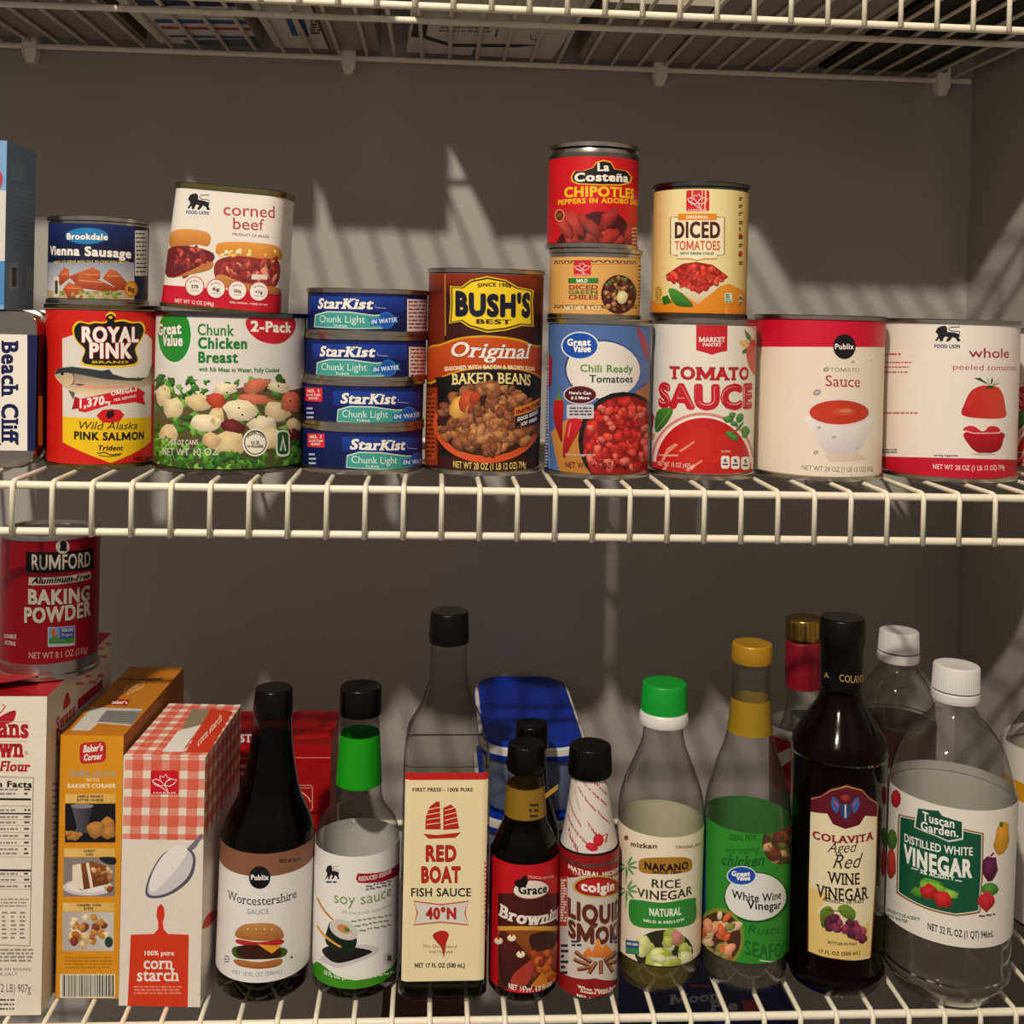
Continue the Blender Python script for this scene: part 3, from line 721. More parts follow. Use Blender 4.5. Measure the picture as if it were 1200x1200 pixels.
# storage tubs
def tub(label, y_front, ztop, zbot, xl, xr, yr, dep):
    A = on_y(xl, yr, y_front); Bq = on_y(xr, yr, y_front); w = Bq.x-A.x
    root = thing('storage_tub', label, 'container', ((A.x+Bq.x)/2, y_front+dep/2, zbot), (0, 0, 0), 'stacked blue-lidded storage tubs'); H = ztop-zbot
    r = .026; a, b = w/2-r, dep/2-r
    vs, fs = shell([(0, r-.008, a, b), (.003, r-.005, a, b), (H-.010, r-.002, a, b)], close1=False, n=64); link('tub_body', mesh('tub_body', vs, fs, angle=.8), M['tub'], root)
    vs, fs = shell([(H-.013, r+.0, a, b), (H-.013, r+.002, a, b), (H-.0095, r+.0022, a, b), (H-.0093, r-.004, a, b)], n=64); link('lid_skirt', mesh('lid_skirt', vs, fs, angle=.8), M['blue'], root)
    vs, fs = shell([(H-.0093, r-.003, a, b), (H-.0093, r+.0018, a, b), (H-.0045, r+.0016, a, b), (H-.0035, r-.001, a, b), (H-.004, r-.004, a, b)], n=64); link('lid_rim', mesh('lid_rim', vs, fs, angle=.8), M['white'], root)
    vs, fs = shell([(H-.0045, r-.001, a, b), (H-.001, r-.0015, a, b), (H, r-.004, a, b), (H-.0002, r-.008, a, b), (H-.0022, r-.012, a, b), (H-.0022, r-.02, a, b)], n=64); link('lid', mesh('lid', vs, fs, angle=.8), M['blue'], root)
    return root
yf = .126; zt1 = zat(630, 872, yf); zt2 = zat(630, 958, yf)
tub('lower blue-lidded clear storage tub, under its twin behind the fish sauce', yf, zt2, Z_BOT+OFF.z+.0002, 566, 688, 872, .172)
tub('upper blue-lidded clear storage tub behind the fish sauce and browning bottles', yf, zt1, zt2+.0004, 566, 688, 872, .172)
# below the lower shelf
lowz = Z_BOT-.356+OFF.z
pA = on_y(775, 1186, .07)
pie, Lpi, Ppi, Dpi = tub_box('snack_box', 'dark blue snack box below the lower shelf, seen through the deck wires', 'box', Vector((pA.x-.01, .03, lowz+.0003)), .125, .17, .285, 'carton')
mar, Lma, Pma, Dma = tub_box('snack_box', 'maroon box below the lower shelf under the fish sauce', 'box', Vector((on_y(440, 1186, .05).x, .10, lowz+.0003)), .07, .12, .25, 'carton')

# ------------------------------------------------------------------ left end of the middle shelf
# sardine tin standing on its short end
a0 = on_z(41, 549, 0.0); tinw, tind = .076, .0235; tinh = zat(41, 364, a0.y)-a0.z
def tin_upright(label, x1, y, first=True):
    root = thing('sardine_tin', label, 'can', (x1-tinw/2, y+tind/2, OFF.z), (0, 0, 0), None)
    vs, fs = [], []; r = .012; pr = []
    n = 40; a, c = tinw/2-r, tinh/2-r
    R2 = ring(a, c, r, n); d = tind/2
    for yy, o in ((-d, -.003), (-d, -.0008), (-d+.0012, 0), (-d+.0028, 0), (-d+.0035, -.0012), (d-.0035, -.0012), (d-.0028, 0), (d-.001, 0), (d, -.0012), (d, -.003)):
        for X, Zz in R2:
            l = math.hypot(X, Zz); vs.append((X*(1+o/.045), yy, (Zz*(1+o/.045))+tinh/2))
    m = len(vs)//n
    for i in range(m-1):
        for k in range(n): fs.append((i*n+k, i*n+(k+1) % n, (i+1)*n+(k+1) % n, (i+1)*n+k))
    fs.append(tuple(range(n))[::-1]); fs.append(tuple(range((m-1)*n, m*n)))
    fs = [f[::-1] for f in fs]
    link('can_body', mesh('can_body', vs, fs, angle=.7), M['tin'], root); return root
beach = tin_upright('sardine tin standing on end at the far left, navy vertical lettering', a0.x, a0.y)
beach2 = tin_upright('second sardine tin standing on end, tucked behind the lettered one', a0.x+.001, a0.y+tind+.0008)
bx_, by_ = on_y(8, 350, a0.y+.001), None
zb0 = OFF.z+tinh+.0004; bt = zat(8, 166, a0.y+.001)
cereal, Lce, Pce, Dce = tub_box('cardboard_box', 'pale blue upright box at the left edge standing on the sardine tins', 'box', Vector((bx_.x-.09, a0.y-.004, zb0)), .09, .057, bt-zb0, 'carton')
# ------------------------------------------------------------------ packages lying on the top shelf
def topbox(name, label, x0, x1, y0, y1, h, rz=0., group=None):
    return tub_box(name, label, 'package', Vector((x0+OFF.x, y0, Z_TOP+OFF.z+.0006)), x1-x0, y1-y0, h, 'carton', rotz=rz, group=group)
def tx(px, py): return on_z(px, py, Z_TOP).x-OFF.x
TOPS = []
def top_item(name, label, pa, pb, y0, y1, h, cols, front=None):
    # pa, pb: pixel columns where the left / right lower edges meet the wall line
    xa = on_y(pa, 72, DEP).x; xb = on_y(pb, 72, DEP).x
    r, L, P, D = tub_box(name, label, 'package', Vector((xa, y0, Z_TOP+OFF.z+.0006)), xb-xa, y1-y0, h, 'carton')
    TOPS.append((L, P, D, cols)); return r, L, P, D
tA = top_item('snack_carton', 'plain olive grey carton on the top shelf above the left edge', -330, 176, .083, .29, .2, dict(all='#6a6154', bottom='#8f8678'))
tB = top_item('mail_package', 'white package with blue and red stripes lying on the top shelf', 190, 309, .083, .296, .2, dict(all='#b9b2a6', bottom='#d6cfc2'))  # underside colour lightened to stand in for bounced light
tC = top_item('mail_package', 'narrow white package with two blue blocks lying on the top shelf', 325, 386, .084, .295, .2, dict(all='#b9b2a6', bottom='#d6cfc2'))  # bottom paler than the sides, bounce light put into its colour
tC2 = top_item('added_shade_carton', 'narrow plain grey carton added to shape the light wedge beside the blue-block package', 389, 446, .083, .295, .2, dict(all='#9a9082', bottom='#9a9082'))  # wall-coloured carton added to cut the wedge of light on the wall
tD = top_item('paper_package', 'white paper package with black print on the top shelf above the baked beans', 470, 640, .078, .295, .2, dict(all='#b9b2a6', bottom='#d6cfc2'))  # bounced light painted into the paler bottom face
tD[0].rotation_euler.z = .06; tD[0].location.x += .018
tE = top_item('added_shade_carton', 'plain grey carton added as a light blocker above the red and tan can stack', 676, 776, .10, .295, .2, dict(all='#9a9082', bottom='#9a9082'))  # added to keep bulb light off the upper wall here
tE2 = top_item('added_shade_carton', 'wide plain grey carton added as a light blocker above the wide cream can', 780, 948, .035, .295, .2, dict(all='#9a9082', bottom='#9a9082'))  # added blocker, front edge set where the lit wall begins
tF = top_item('snack_carton', 'black carton on the top shelf at the right wall', 956, 1090, .035, .295, .2, dict(all='#1d1b19', bottom='#1b1917'))
# ------------------------------------------------------------------ corned beef can, leaning on the chicken can
CBY = .046; cb = on_y(264, 364, CBY+.026); k_ = depth(cb)/F_PX
cbw, cbd, cbr = 138*k_, .054, .016; cbh = 144*k_
corned = thing('food_can', 'tilted tapering can of corned beef on top of the white chicken can', 'can', (cb.x, cb.y, chick.location.z+Lchi.H-.0023+cbw/2*math.sin(.072)*.8), (0, .072, -.12))
ca, cbb = cbw/2-cbr, cbd/2-cbr
tp = lambda z: cbr-.0034*z/cbh
vs, fs = shell([(0, tp(0)-.002, ca, cbb), (.0002, tp(0)+.0008, ca, cbb), (.0026, tp(0)+.0008, ca, cbb), (.0032, tp(0)-.0001, ca, cbb), (cbh-.004, tp(cbh)-.0001, ca, cbb)], n=72)
link('can_body', mesh('can_body', vs, fs, angle=.6), M['gold_tin'], corned)
vs, fs = shell([(cbh-.0042, tp(cbh)-.001, ca, cbb), (cbh-.004, tp(cbh)+.001, ca, cbb), (cbh-.0006, tp(cbh)+.001, ca, cbb), (cbh, tp(cbh)-.0002, ca, cbb), (cbh-.0004, tp(cbh)-.0016, ca, cbb), (cbh-.003, tp(cbh)-.003, ca, cbb)], n=72)
link('lid', mesh('lid', vs, fs, angle=.6), M['gold_tin'], corned)
Lcb = Lab(corned); Lcb.S = Wrap(cbr, a=ca, b=cbb, rf=tp, vb=[cbh*k/12 for k in range(13)])
Lcb.use(Lcb.S, -Lcb.S.half, .0020, Lcb.S.half, cbh-.0045, '#e6ded4')
# ------------------------------------------------------------------ printed artwork
PRINTS = []
def P_(L, nm='label', m='paper'): PRINTS.append((L, nm, m))
def lion(L, x0, y0, x1, y1, col='#15151a', sl=0.):
    f = lambda p: (x0+p[0]*(x1-x0), y0+p[1]*(y1-y0)+sl*p[0])
    L.poly([f(p) for p in ((.05, .30), (.12, .12), (.25, .03), (.4, 0), (.47, .12), (.48, .38), (.75, .42), (.92, .5), (.97, .62), (.92, .72), (1, .95), (.86, .98), (.82, .8), (.68, .7), (.62, .85), (.52, .98), (.42, .98), (.45, .88), (.52, .72), (.4, .66), (.33, .8), (.3, .97), (.18, .97), (.2, .85), (.16, .78), (.08, .95), (0, .92), (.12, .66), (.1, .5), (.03, .42))], col)
    L.line([f(p) for p in ((.94, .54), (.96, .36), (.62, .33), (.53, .22), (.6, .1), (.96, .07))], (x1-x0)*.035, col)
def leaf_logo(L, x0, y0, x1, y1, red='#cf1626', sl=0., white='#f2d9d4'):
    w, h = x1-x0, y1-y0; f = lambda a, b: (x0+a*w, y0+b*h+sl*a)
    L.rect(x0, y0, x1, y1, red, r=w*.08, sl=sl)
    g = lambda pts, lw=.035: L.line([f(*p) for p in pts], w*lw, white)
    g([(.06, .42), (.2, .36), (.36, .44), (.5, .62), (.3, .66), (.14, .58), (.06, .42)]); g([(.5, .62), (.56, .46), (.74, .36), (.94, .4), (.84, .56), (.68, .66), (.5, .62)])
    g([(.34, .4), (.34, .22), (.46, .28), (.56, .16), (.6, .3), (.7, .32), (.6, .44)]); g([(.1, .5), (.3, .62), (.5, .8), (.62, .9)]); g([(.5, .62), (.62, .84)])
    L.t('HARRIS', x0+w*.1, x1-w*.1, y0+h*.97+sl*.1, h*.07, white, 'b', dy=sl*.8)
def gv(L, cx, cy, rx, ry, blue='#1a4fae', sl=0.):
    L.ell(cx, cy, rx*1.08, ry*1.1, '#dfe6ee'); L.ell(cx, cy, rx, ry, blue)
    L.t('Great', cx-rx*.72, cx+rx*.62, cy-ry*.02, ry*.5, '#ffffff', 'k', dy=sl, ol='#0a1c50', olw=.03)
    L.t('Value', cx-rx*.38, cx+rx*.62, cy+ry*.48, ry*.5, '#ffffff', 'k', dy=sl, ol='#0a1c50', olw=.03)
W = '#f3ece2'; K = '#151216'
# --- pink salmon
L = Lsal.c(0, 340, 5); S0 = dict(tomr='#d11a1c')
L.use(L_surf(L), *L_win(L), '#cf1b16')
L.poly([(365, 285), (440, 258), (860, 258), (890, 290), (885, 740), (368, 740)], '#ddd6cc')
L.poly([(368, 740), (885, 740), (884, 885), (650, 1012), (368, 890)], '#edc316')
cr = [(440, 215), (470, 190), (520, 200), (560, 192), (600, 196), (628, 186), (620, 160), (648, 140), (676, 158), (672, 186), (720, 182), (770, 195), (820, 195), (842, 235), (822, 290), (790, 345), (785, 432), (500, 432), (500, 350), (455, 300), (436, 255)]
L.sp([(642+(x-642)*1.05, 300+(y-300)*1.09) for x, y in cr], '#eac41c'); L.sp(cr, '#17120f')
L.ell(648, 160, 26, 18, '#17120f'); L.ell(648, 160, 12, 8, '#eac41c')
L.t('ROYAL', 480, 812, 302, 84, '#f6efe8', 'k', ol='#b01e22', olw=.03); L.t('PINK', 525, 772, 396, 84, '#f6efe8', 'k', ol='#b01e22', olw=.03); L.t('BRAND', 540, 752, 428, 14, '#c9a92a', 'k')
L.sp([(322, 490), (345, 460), (420, 450), (520, 462), (600, 474), (640, 466), (660, 492), (740, 515), (790, 522), (812, 508), (835, 520), (866, 500), (890, 432), (897, 490), (900, 545), (860, 560), (820, 575), (740, 580), (640, 604), (560, 622), (480, 615), (400, 582), (350, 540)], '#2f3436', ('#ecd2ae', 'y'))
L.poly([(322, 490), (345, 458), (420, 448), (520, 460), (600, 472), (640, 464), (662, 492), (740, 514), (860, 512), (820, 532), (740, 530), (600, 520), (480, 496), (420, 486), (345, 492)], '#33393c')
L.poly([(430, 540), (560, 560), (760, 556), (700, 572), (560, 580), (450, 566)], '#d99a80')
L.sp([(330, 492), (400, 484), (430, 505), (425, 545), (395, 565), (350, 540), (325, 505)], '#b9a184', ('#dcbf98', 'y')); L.ell(366, 490, 9, 9, '#1a1512'); L.line([(430, 490), (436, 530), (420, 560)], 5, '#6d5c4a'); L.poly([(425, 545), (500, 552), (470, 562)], '#4c4a44'); L.poly([(400, 585), (440, 600), (430, 640)], '#5d574c')
L.poly([(438, 622), (500, 650), (470, 690), (420, 700), (432, 660)], '#a5121c'); L.poly([(455, 640), (620, 606), (790, 565), (850, 598), (836, 625), (852, 672), (790, 655), (640, 672), (500, 716), (460, 708)], '#cf1b26')
L.t('1,370', 468, 612, 690, 48, '#f4e7e0', 'k', dy=-22); L.t('mg', 612, 646, 664, 18, '#f4e7e0', 'k'); L.t('OMEGA-3', 650, 800, 618, 26, '#f4e7e0', 'k', dy=-26); L.t('PER SERVING', 668, 795, 652, 15, '#f4e7e0', 'b', dy=-26)
L.poly([(565, 735), (600, 702), (645, 696), (700, 700), (727, 730), (700, 768), (645, 778), (598, 772)], '#cf1b1c', None); L.poly([(630, 710), (660, 700), (672, 725), (660, 745), (636, 754), (620, 738)], '#2a1412')
L.t('Wild Alaska', 465, 802, 812, 44, '#3a3020', 'r', shear=.25); L.t('PINK SALMON', 435, 842, 872, 44, '#1a1510', 'k')
L.t('Trident', 575, 722, 938, 28, '#2c2412', 'k', shear=.2); L.line([(570, 958), (610, 950), (650, 966), (712, 958)], 7, '#2c2412'); L.line([(580, 968), (640, 976), (705, 966)], 5, '#2c2412'); L.t('NET WT 14.75', 782, 905, 996, 20, '#3a0c08', 'k'); P_(L)
# --- vienna sausage
L = Lvie.c(0, 150, 5.455); L.use(L_surf(L), *L_win(L), '#15193a')
L.rect(300, 600, 860, 780, '#152a63', ('#14183c', 'y')); L.rect(300, 860, 858, 1120, '#8f97a8', ('#e2ddd2', 'y')); L.rect(300, 1040, 858, 1120, '#b9a47c')
L.ell(555, 690, 138, 52, '#1c7cb8'); L.t('Brookdale', 428, 690, 712, 38, W, 'k', dy=4, ol='#123a70', olw=.02); L.t('Vienna Sausage', 322, 838, 812, 56, W, 'k', dy=20); L.t('READY TO SERVE AND EAT IN CHICKEN BROTH', 345, 825, 866, 15, '#c9c25a', 'b')
for p in (((365, 960), (410, 888), (440, 905), (445, 960), (385, 1010)), ((440, 950), (590, 890), (640, 915), (640, 965), (480, 990)), ((655, 960), (700, 900), (740, 910), (810, 985), (800, 1040), (760, 1035)), ((475, 1000), (520, 920), (560, 940), (770, 1035), (700, 1050), (490, 1020)), ((402, 1030), (440, 985), (520, 1015), (540, 1040), (520, 1100), (440, 1095))):
    L.poly(p, '#c8683c', ('#8f2e18', 'y')); L.line([((p[0][0]+p[1][0])/2+8, (p[0][1]+p[1][1])/2+14), ((p[2][0]+p[3][0])/2-8, (p[2][1]+p[3][1])/2)], 10, '#d98250')
L.blobs(26, lambda x, y: True, (390, 1050, 800, 1100), 10, 20, ['#7a9a36', '#c9b48a', '#9a8a5a', '#6c8a2c'], 3, dark=.7)
L.ell(838, 1030, 42, 52, '#c07c1c'); L.ell(838, 1030, 30, 38, '#e0a437'); L.t('8g', 815, 860, 1045, 30, '#5a3208', 'k')
L.rect(862, 655, 945, 945, '#dcd6cc'); L.fine(868, 935, 680, 9, 10, 27, '#33303a', 4); L.rect(345, 950, 378, 1080, '#d8d2c4', r=6); L.rect(352, 975, 370, 1060, '#3a3a3c'); P_(L)
# --- chunk chicken
L = Lchi.c(180, 340, 5); L.use(L_surf(L), *L_win(L), '#dfdad3')
gr = ['#3f7d22', '#5c9a34', '#2d5f18', '#79b04a']; cream = ['#ead7a8', '#e0c794', '#f0e2bc', '#d9ba86']
L.poly([(-40, 620), (60, 560), (200, 640), (380, 600), (560, 560), (760, 590), (900, 560), (900, 1080), (-40, 1080)], '#6a5238', ('#3a4a1c', 'y'))
L.blobs(130, lambda x, y: y > 520+.35*abs(x-330)*0, (10, 510, 880, 1060), 20, 40, gr, 7, dark=.35, jag=.6, k=11)
for x, y, rx, ry, c, r in ((60, 620, 45, 60, 0, 10), (120, 690, 62, 60, 0, 60), (265, 660, 75, 50, 1, 10), (420, 580, 75, 36, 2, -5), (600, 560, 80, 40, 4, -20), (730, 570, 70, 30, 2, 10), (370, 650, 60, 45, 5, 20), (600, 640, 110, 28, 4, 5), (370, 740, 50, 50, 1, 10), (510, 705, 100, 62, 2, 0), (720, 710, 85, 55, 0, 15), (805, 660, 60, 62, 4, 20), (310, 780, 88, 55, 2, 5), (470, 800, 75, 42, 6, 8), (640, 790, 90, 55, 2, -8), (90, 850, 60, 60, 1, 30), (450, 900, 85, 75, 1, -10), (820, 790, 50, 38, 0, 10), (690, 870, 70, 60, 0, 12), (820, 840, 40, 30, 6, 0), (340, 880, 60, 45, 3, 0)):
    L.blob(x, y, rx, ry, (cream+['#d9765a', '#c2452e', '#6d1a22'])[c], r, .62, 1.12, random.Random(x), 11)
for x, y in ((500, 690), (520, 730), (730, 560), (600, 745), (430, 600), (660, 740), (800, 650)): L.ell(x, y, 7, 6, '#3a2a1c', n=6)
L.blobs(90, lambda x, y: y > 960-.35*(x < 300)*(300-x), (10, 840, 860, 1060), 18, 34, gr, 9, dark=.35, jag=.6, k=11)
L.ell(125, 268, 103, 165, '#dfeadb'); L.ell(123, 262, 96, 160, '#23882b'); L.t('Great', 30, 165, 262, 62, W, 'k', ol='#0f4a18', olw=.03, dy=-8); L.t('Value', 55, 172, 325, 62, W, 'k', ol='#0f4a18', olw=.03, dy=0)
L.t('Chunk', 258, 472, 262, 64, '#2c7a34', 'b', dy=6); L.t('Chicken', 260, 548, 340, 62, '#1f7430', 'k', dy=3); L.t('Breast', 262, 495, 424, 62, '#1f7430', 'k'); L.t('with Rib Meat in Water, Fully Cooked', 265, 735, 474, 24, '#1f7430', 'k', dy=6)
L.sp([(560, 160), (600, 135), (700, 128), (800, 140), (832, 195), (815, 255), (760, 305), (700, 315), (620, 295), (560, 245), (538, 190)], '#c41a2c'); L.t('2-Pack', 568, 806, 240, 58, W, 'k', dy=8)
L.ell(595, 892, 76, 82, '#f0ead8'); L.ell(595, 892, 66, 72, '#22221e'); L.ell(595, 892, 60, 66, '#f0ead8'); L.t('INSPECTED', 548, 642, 868, 18, '#22221e', 'k', arc=24); L.t('U.S.', 570, 622, 902, 18, '#22221e', 'k'); L.t('FOR WHOLESOMENESS', 548, 642, 922, 14, '#22221e', 'k'); 
L.rect(716, 822, 796, 975, '#dfe8da', r=26); L.rect(724, 830, 788, 962, '#17502a', r=20); L.poly([(756, 850), (775, 940), (737, 940)], '#cfe0c8'); L.poly([(756, 880), (764, 940), (748, 940)], '#17502a')
L.t('2-5 OZ CANS', 105, 262, 905, 28, '#dbd6c8', 'b'); L.t('NET WT 10 OZ', 60, 380, 965, 42, '#dbd6c8', 'r'); P_(L)
# --- tuna
def tuna(L, x0, y0, dx, full, sl=2.):
    """x0: left ink of the brand word, y0 its baseline, in the stack crop"""
    L.c(340, 320, 4.615); L.use(L_surf(L), *L_win(L), '#0c1c63', col2='#081247')
    X = lambda x: x0+(x-150); Y = lambda y: y0+(y-190)
    L.rect(X(110), Y(125), X(620), Y(205), '#173f9c', ('#0f2474', 'y'), sl=sl*3)
    L.poly([(X(135), Y(225)), (X(200), Y(206)), (X(320), Y(208)), (X(450), Y(226)), (X(530), Y(222)), (X(540), Y(250)), (X(500), Y(300)), (X(360), Y(303)), (X(130), Y(292))], '#c9dcd4')
    L.poly([(X(140), Y(230)), (X(205), Y(213)), (X(320), Y(215)), (X(450), Y(232)), (X(525), Y(230)), (X(500), Y(296)), (X(360), Y(298)), (X(134), Y(288))], '#3f9c92')
    L.t('StarKist', X(150), X(452), Y(190), 52, '#f3f0ea', 'sk', shear=.22, dy=sl*2, ol='#071044', olw=.035)
    L.line([(X(462), Y(170)), (X(462), Y(186)), (X(520), Y(191))], 3, '#a9b8e0')
    L.t('Chunk Light', X(160), X(406), Y(266), 38, '#d6ebe2', 'r', dy=sl*2); L.t('TUNA', X(235), X(310), Y(291), 12, '#d6ebe2', 'b', dy=sl)
    L.poly([(X(426), Y(252)), (X(500), Y(240)), (X(590), Y(232)), (X(575), Y(250)), (X(590), Y(268)), (X(500), Y(280)), (X(430), Y(286)), (X(440), Y(268))], '#1c56ae')
    L.ell(X(520), Y(256), 46, 46, '#2a6cc0'); L.ell(X(520), Y(256), 38, 38, '#1c56ae'); L.t('IN WATER', X(440), X(578), Y(276), 22, '#cfe2f4', 'k', dy=-14)
    if full:
        L.rect(X(632), Y(140), X(770), Y(320), '#e3d8d4', sl=6); L.fine(X(640), X(740), Y(160), 9, 8, 20, '#9c2c3a', 3)
    else:
        L.rect(full_x, Y(full_y), full_x+92, Y(full_y)+74, '#d8303c', sl=4); L.t('NO. 1', full_x+12, full_x+75, Y(full_y)+28, 16, W, 'k'); L.t('SELLING TUNA', full_x+8, full_x+84, Y(full_y)+48, 12, W, 'b'); L.t('BRAND', full_x+20, full_x+70, Y(full_y)+66, 12, W, 'b')
        L.fine(full_x+6, full_x+50, Y(full_y)+120, 10, 5, 24, '#b9c2e0', 5)
    P_(L)
full_x, full_y = 0, 0
tuna(tunas[3][1], 150, 190, 0, True); tuna(tunas[2][1], 160, 448, 0, True)
full_x, full_y = 82, 105; tuna(tunas[1][1], 272, 702, 0, False)
full_x, full_y = 94, 105; tuna(tunas[0][1], 322, 950, 0, False)
# --- baked beans
L = Lbus.c(480, 300, 4.286); L.use(L_surf(L), *L_win(L), '#3a130a')
L.rect(60, 80, 175, 460, '#6d2110'); L.rect(95, 60, 660, 190, '#9c3313', ('#4a160b', 'y')); L.rect(655, 60, 720, 1090, '#7a2a12'); L.line([(178, 90), (180, 400)], 5, '#c98a3a')
L.rect(70, 660, 140, 1050, '#8f3414'); L.rect(76, 690, 130, 1020, '#b04a1e'); L.fine(80, 126, 700, 9, 15, 22, '#5a1c0c', 6)
b = [(210, 155), (265, 158), (310, 125), (390, 108), (480, 125), (540, 160), (618, 175), (612, 220), (616, 350), (560, 345), (480, 368), (390, 378), (300, 352), (260, 325), (205, 335), (212, 240)]
L.poly([(410+(x-410)*1.03, 243+(y-243)*1.05) for x, y in b], '#e8c21c'); L.poly(b, '#2a160c'); L.poly([(410+(x-410)*.97, 243+(y-243)*.94) for x, y in b], '#f0cf22')
L.t('SINCE 1908', 342, 510, 158, 18, '#3a2410', 'k', dy=2, arc=6); L.t("BUSH'S", 232, 604, 294, 112, '#14122c', 'k', dy=8, ol='#14122c', olw=.02, rise=-.12); L.t('BEST', 335, 510, 340, 22, '#3a2410', 'k', dy=2)
L.sp([(90, 470), (160, 440), (240, 412), (330, 400), (420, 400), (540, 415), (620, 445), (680, 470), (680, 620), (620, 592), (540, 572), (420, 562), (300, 572), (190, 600), (90, 640)], '#d4a01c'); L.sp([(85, 480), (160, 450), (240, 422), (330, 410), (420, 410), (540, 425), (620, 455), (685, 480), (685, 612), (620, 584), (540, 564), (420, 554), (300, 564), (190, 592), (85, 630)], '#c9501a', ('#a8380f', 'y'))
L.t('Original', 210, 612, 502, 72, '#f4e8dc', 'sb', shear=.28, dy=12, ol='#5a1a08', olw=.02); L.t('SEASONED WITH BACON & BROWN SUGAR', 175, 628, 578, 20, '#f4dcb4', 'k', dy=0, arc=16)
L.poly([(130, 610), (190, 604), (420, 566), (640, 604), (640, 700), (640, 1000), (160, 1000), (150, 700)], '#17110c'); L.t('BAKED BEANS', 212, 606, 646, 52, '#e8d592', 'sb', dy=4, arc=14)
L.ell(388, 840, 268, 200, '#d2552a', a0=-20, a1=200); L.ell(388, 830, 250, 175, '#3a190c')
L.blobs(200, lambda x, y: ((x-388)/240)**2+((y-822)/172)**2 < 1, (140, 650, 640, 985), 26, 40, ['#a4653c', '#8f5430', '#b47a4c', '#7a4526'], 11, .66, .38, 1.45)
L.blob(250, 760, 46, 62, '#d9a04c', 30, .7); L.blob(290, 730, 40, 60, '#b8451f', 20, .6); L.blob(330, 712, 26, 36, '#a83a1c', 20, .6)
L.poly([(525, 765), (655, 700), (655, 750), (525, 805)], '#e08a2c'); L.poly([(525, 805), (655, 750), (650, 830), (530, 870)], '#14142c'); L.t('IMPROVED', 532, 650, 796, 22, '#7a1c10', 'k', dy=-52); L.t('GOOD SOURCE', 538, 640, 830, 18, W, 'k', dy=-42); L.t('OF FIBER', 560, 635, 852, 16, W, 'k', dy=-30)
L.t('NET WT 28 OZ (1 LB 12 OZ) 794g', 220, 582, 1060, 32, '#d9c46a', 'b', dy=0, arc=-4); P_(L)
# --- chipotles
L = Lcp.c(620, 150, 5.219); L.use(L_surf(L), *L_win(L), '#cc0f1e')
o = [(255, 300), (275, 262), (330, 262), (390, 240), (410, 208), (455, 195), (500, 205), (525, 250), (600, 262), (630, 300), (622, 338), (560, 352), (440, 352), (300, 345), (262, 330)]
L.poly(o, '#e8b42c'); L.poly([(442+(x-442)*.95, 278+(y-278)*.9) for x, y in o], '#1c0f10'); L.t('La', 418, 490, 262, 46, W, 'k'); L.t('Costena', 278, 606, 328, 50, W, 'k', dy=4); L.line([(536, 288), (546, 281), (554, 288), (564, 281)], 6, W)
L.t('CHIPOTLES', 216, 640, 424, 58, '#f2c31c', 'k', dy=8); L.t('PEPPERS IN ADOBO SAUCE', 178, 668, 472, 30, '#f0b81c', 'k', dy=4)
L.poly([(150, 740), (200, 640), (280, 560), (400, 510), (540, 520), (600, 580), (632, 740)], '#4a0c10')
L.blobs(16, lambda x, y: y > 520+.0012*(x-430)**2, (180, 540, 620, 735), 60, 90, ['#9c2420', '#7c1a1c', '#8c2a20', '#a8362a'], 5, .5, .4, 1.5)
L.ell(188, 535, 30, 38, '#d9a078'); L.ell(188, 535, 25, 32, '#8c1a14'); L.ell(185, 535, 14, 14, '#4c6a2c', n=8); L.rect(640, 600, 672, 735, '#b03028'); L.fine(628, 664, 620, 10, 5, 22, '#d8b8a8', 2); P_(L)
# --- green chiles
L = Lch.c(620, 150, 5.219); L.use(L_surf(L), *L_win(L), '#dca75c')
for y in (822, 1092): L.line([(150, y), (400, y+2), (660, y)], 22, '#a47a42'); L.line([(150, y), (400, y+2), (660, y)], 12, '#e0b26c'); L.t('/\\/\\/\\/\\/\\/\\/\\/\\/\\/\\/\\/\\', 152, 655, y+8, 14, '#5c3a20', 'k')
leaf_logo(L, 274, 808, 378, 902); L.rect(240, 918, 425, 950, '#2c7a34'); L.t('MILD', 290, 358, 944, 20, W, 'k')
L.t('DICED', 242, 422, 988, 26, '#8c2c1c', 'sk'); L.t('GREEN', 242, 422, 1016, 22, '#3c6e28', 'sk'); L.t('CHILES', 242, 422, 1048, 26, '#8c2c1c', 'sk')
L.ell(548, 1018, 108, 120, '#4a1c1c'); L.blobs(60, lambda x, y: ((x-548)/92)**2+((y-1018)/104)**2 < 1, (445, 905, 650, 1130), 10, 18, ['#7a3424', '#9c5a3c', '#5c2420', '#c08a54', '#6a7a30'], 4, .8, .5); L.blob(568, 1035, 34, 42, '#ecd8a4', 10, .8)
L.t('NET WT 4 OZ', 215, 440, 1112, 22, '#f0e2c4', 'k', ol='#6c5636', olw=.02); L.rect(660, 830, 700, 1120, '#e0b878'); L.fine(664, 690, 850, 9, 12, 22, '#4a3a2a', 3); P_(L)
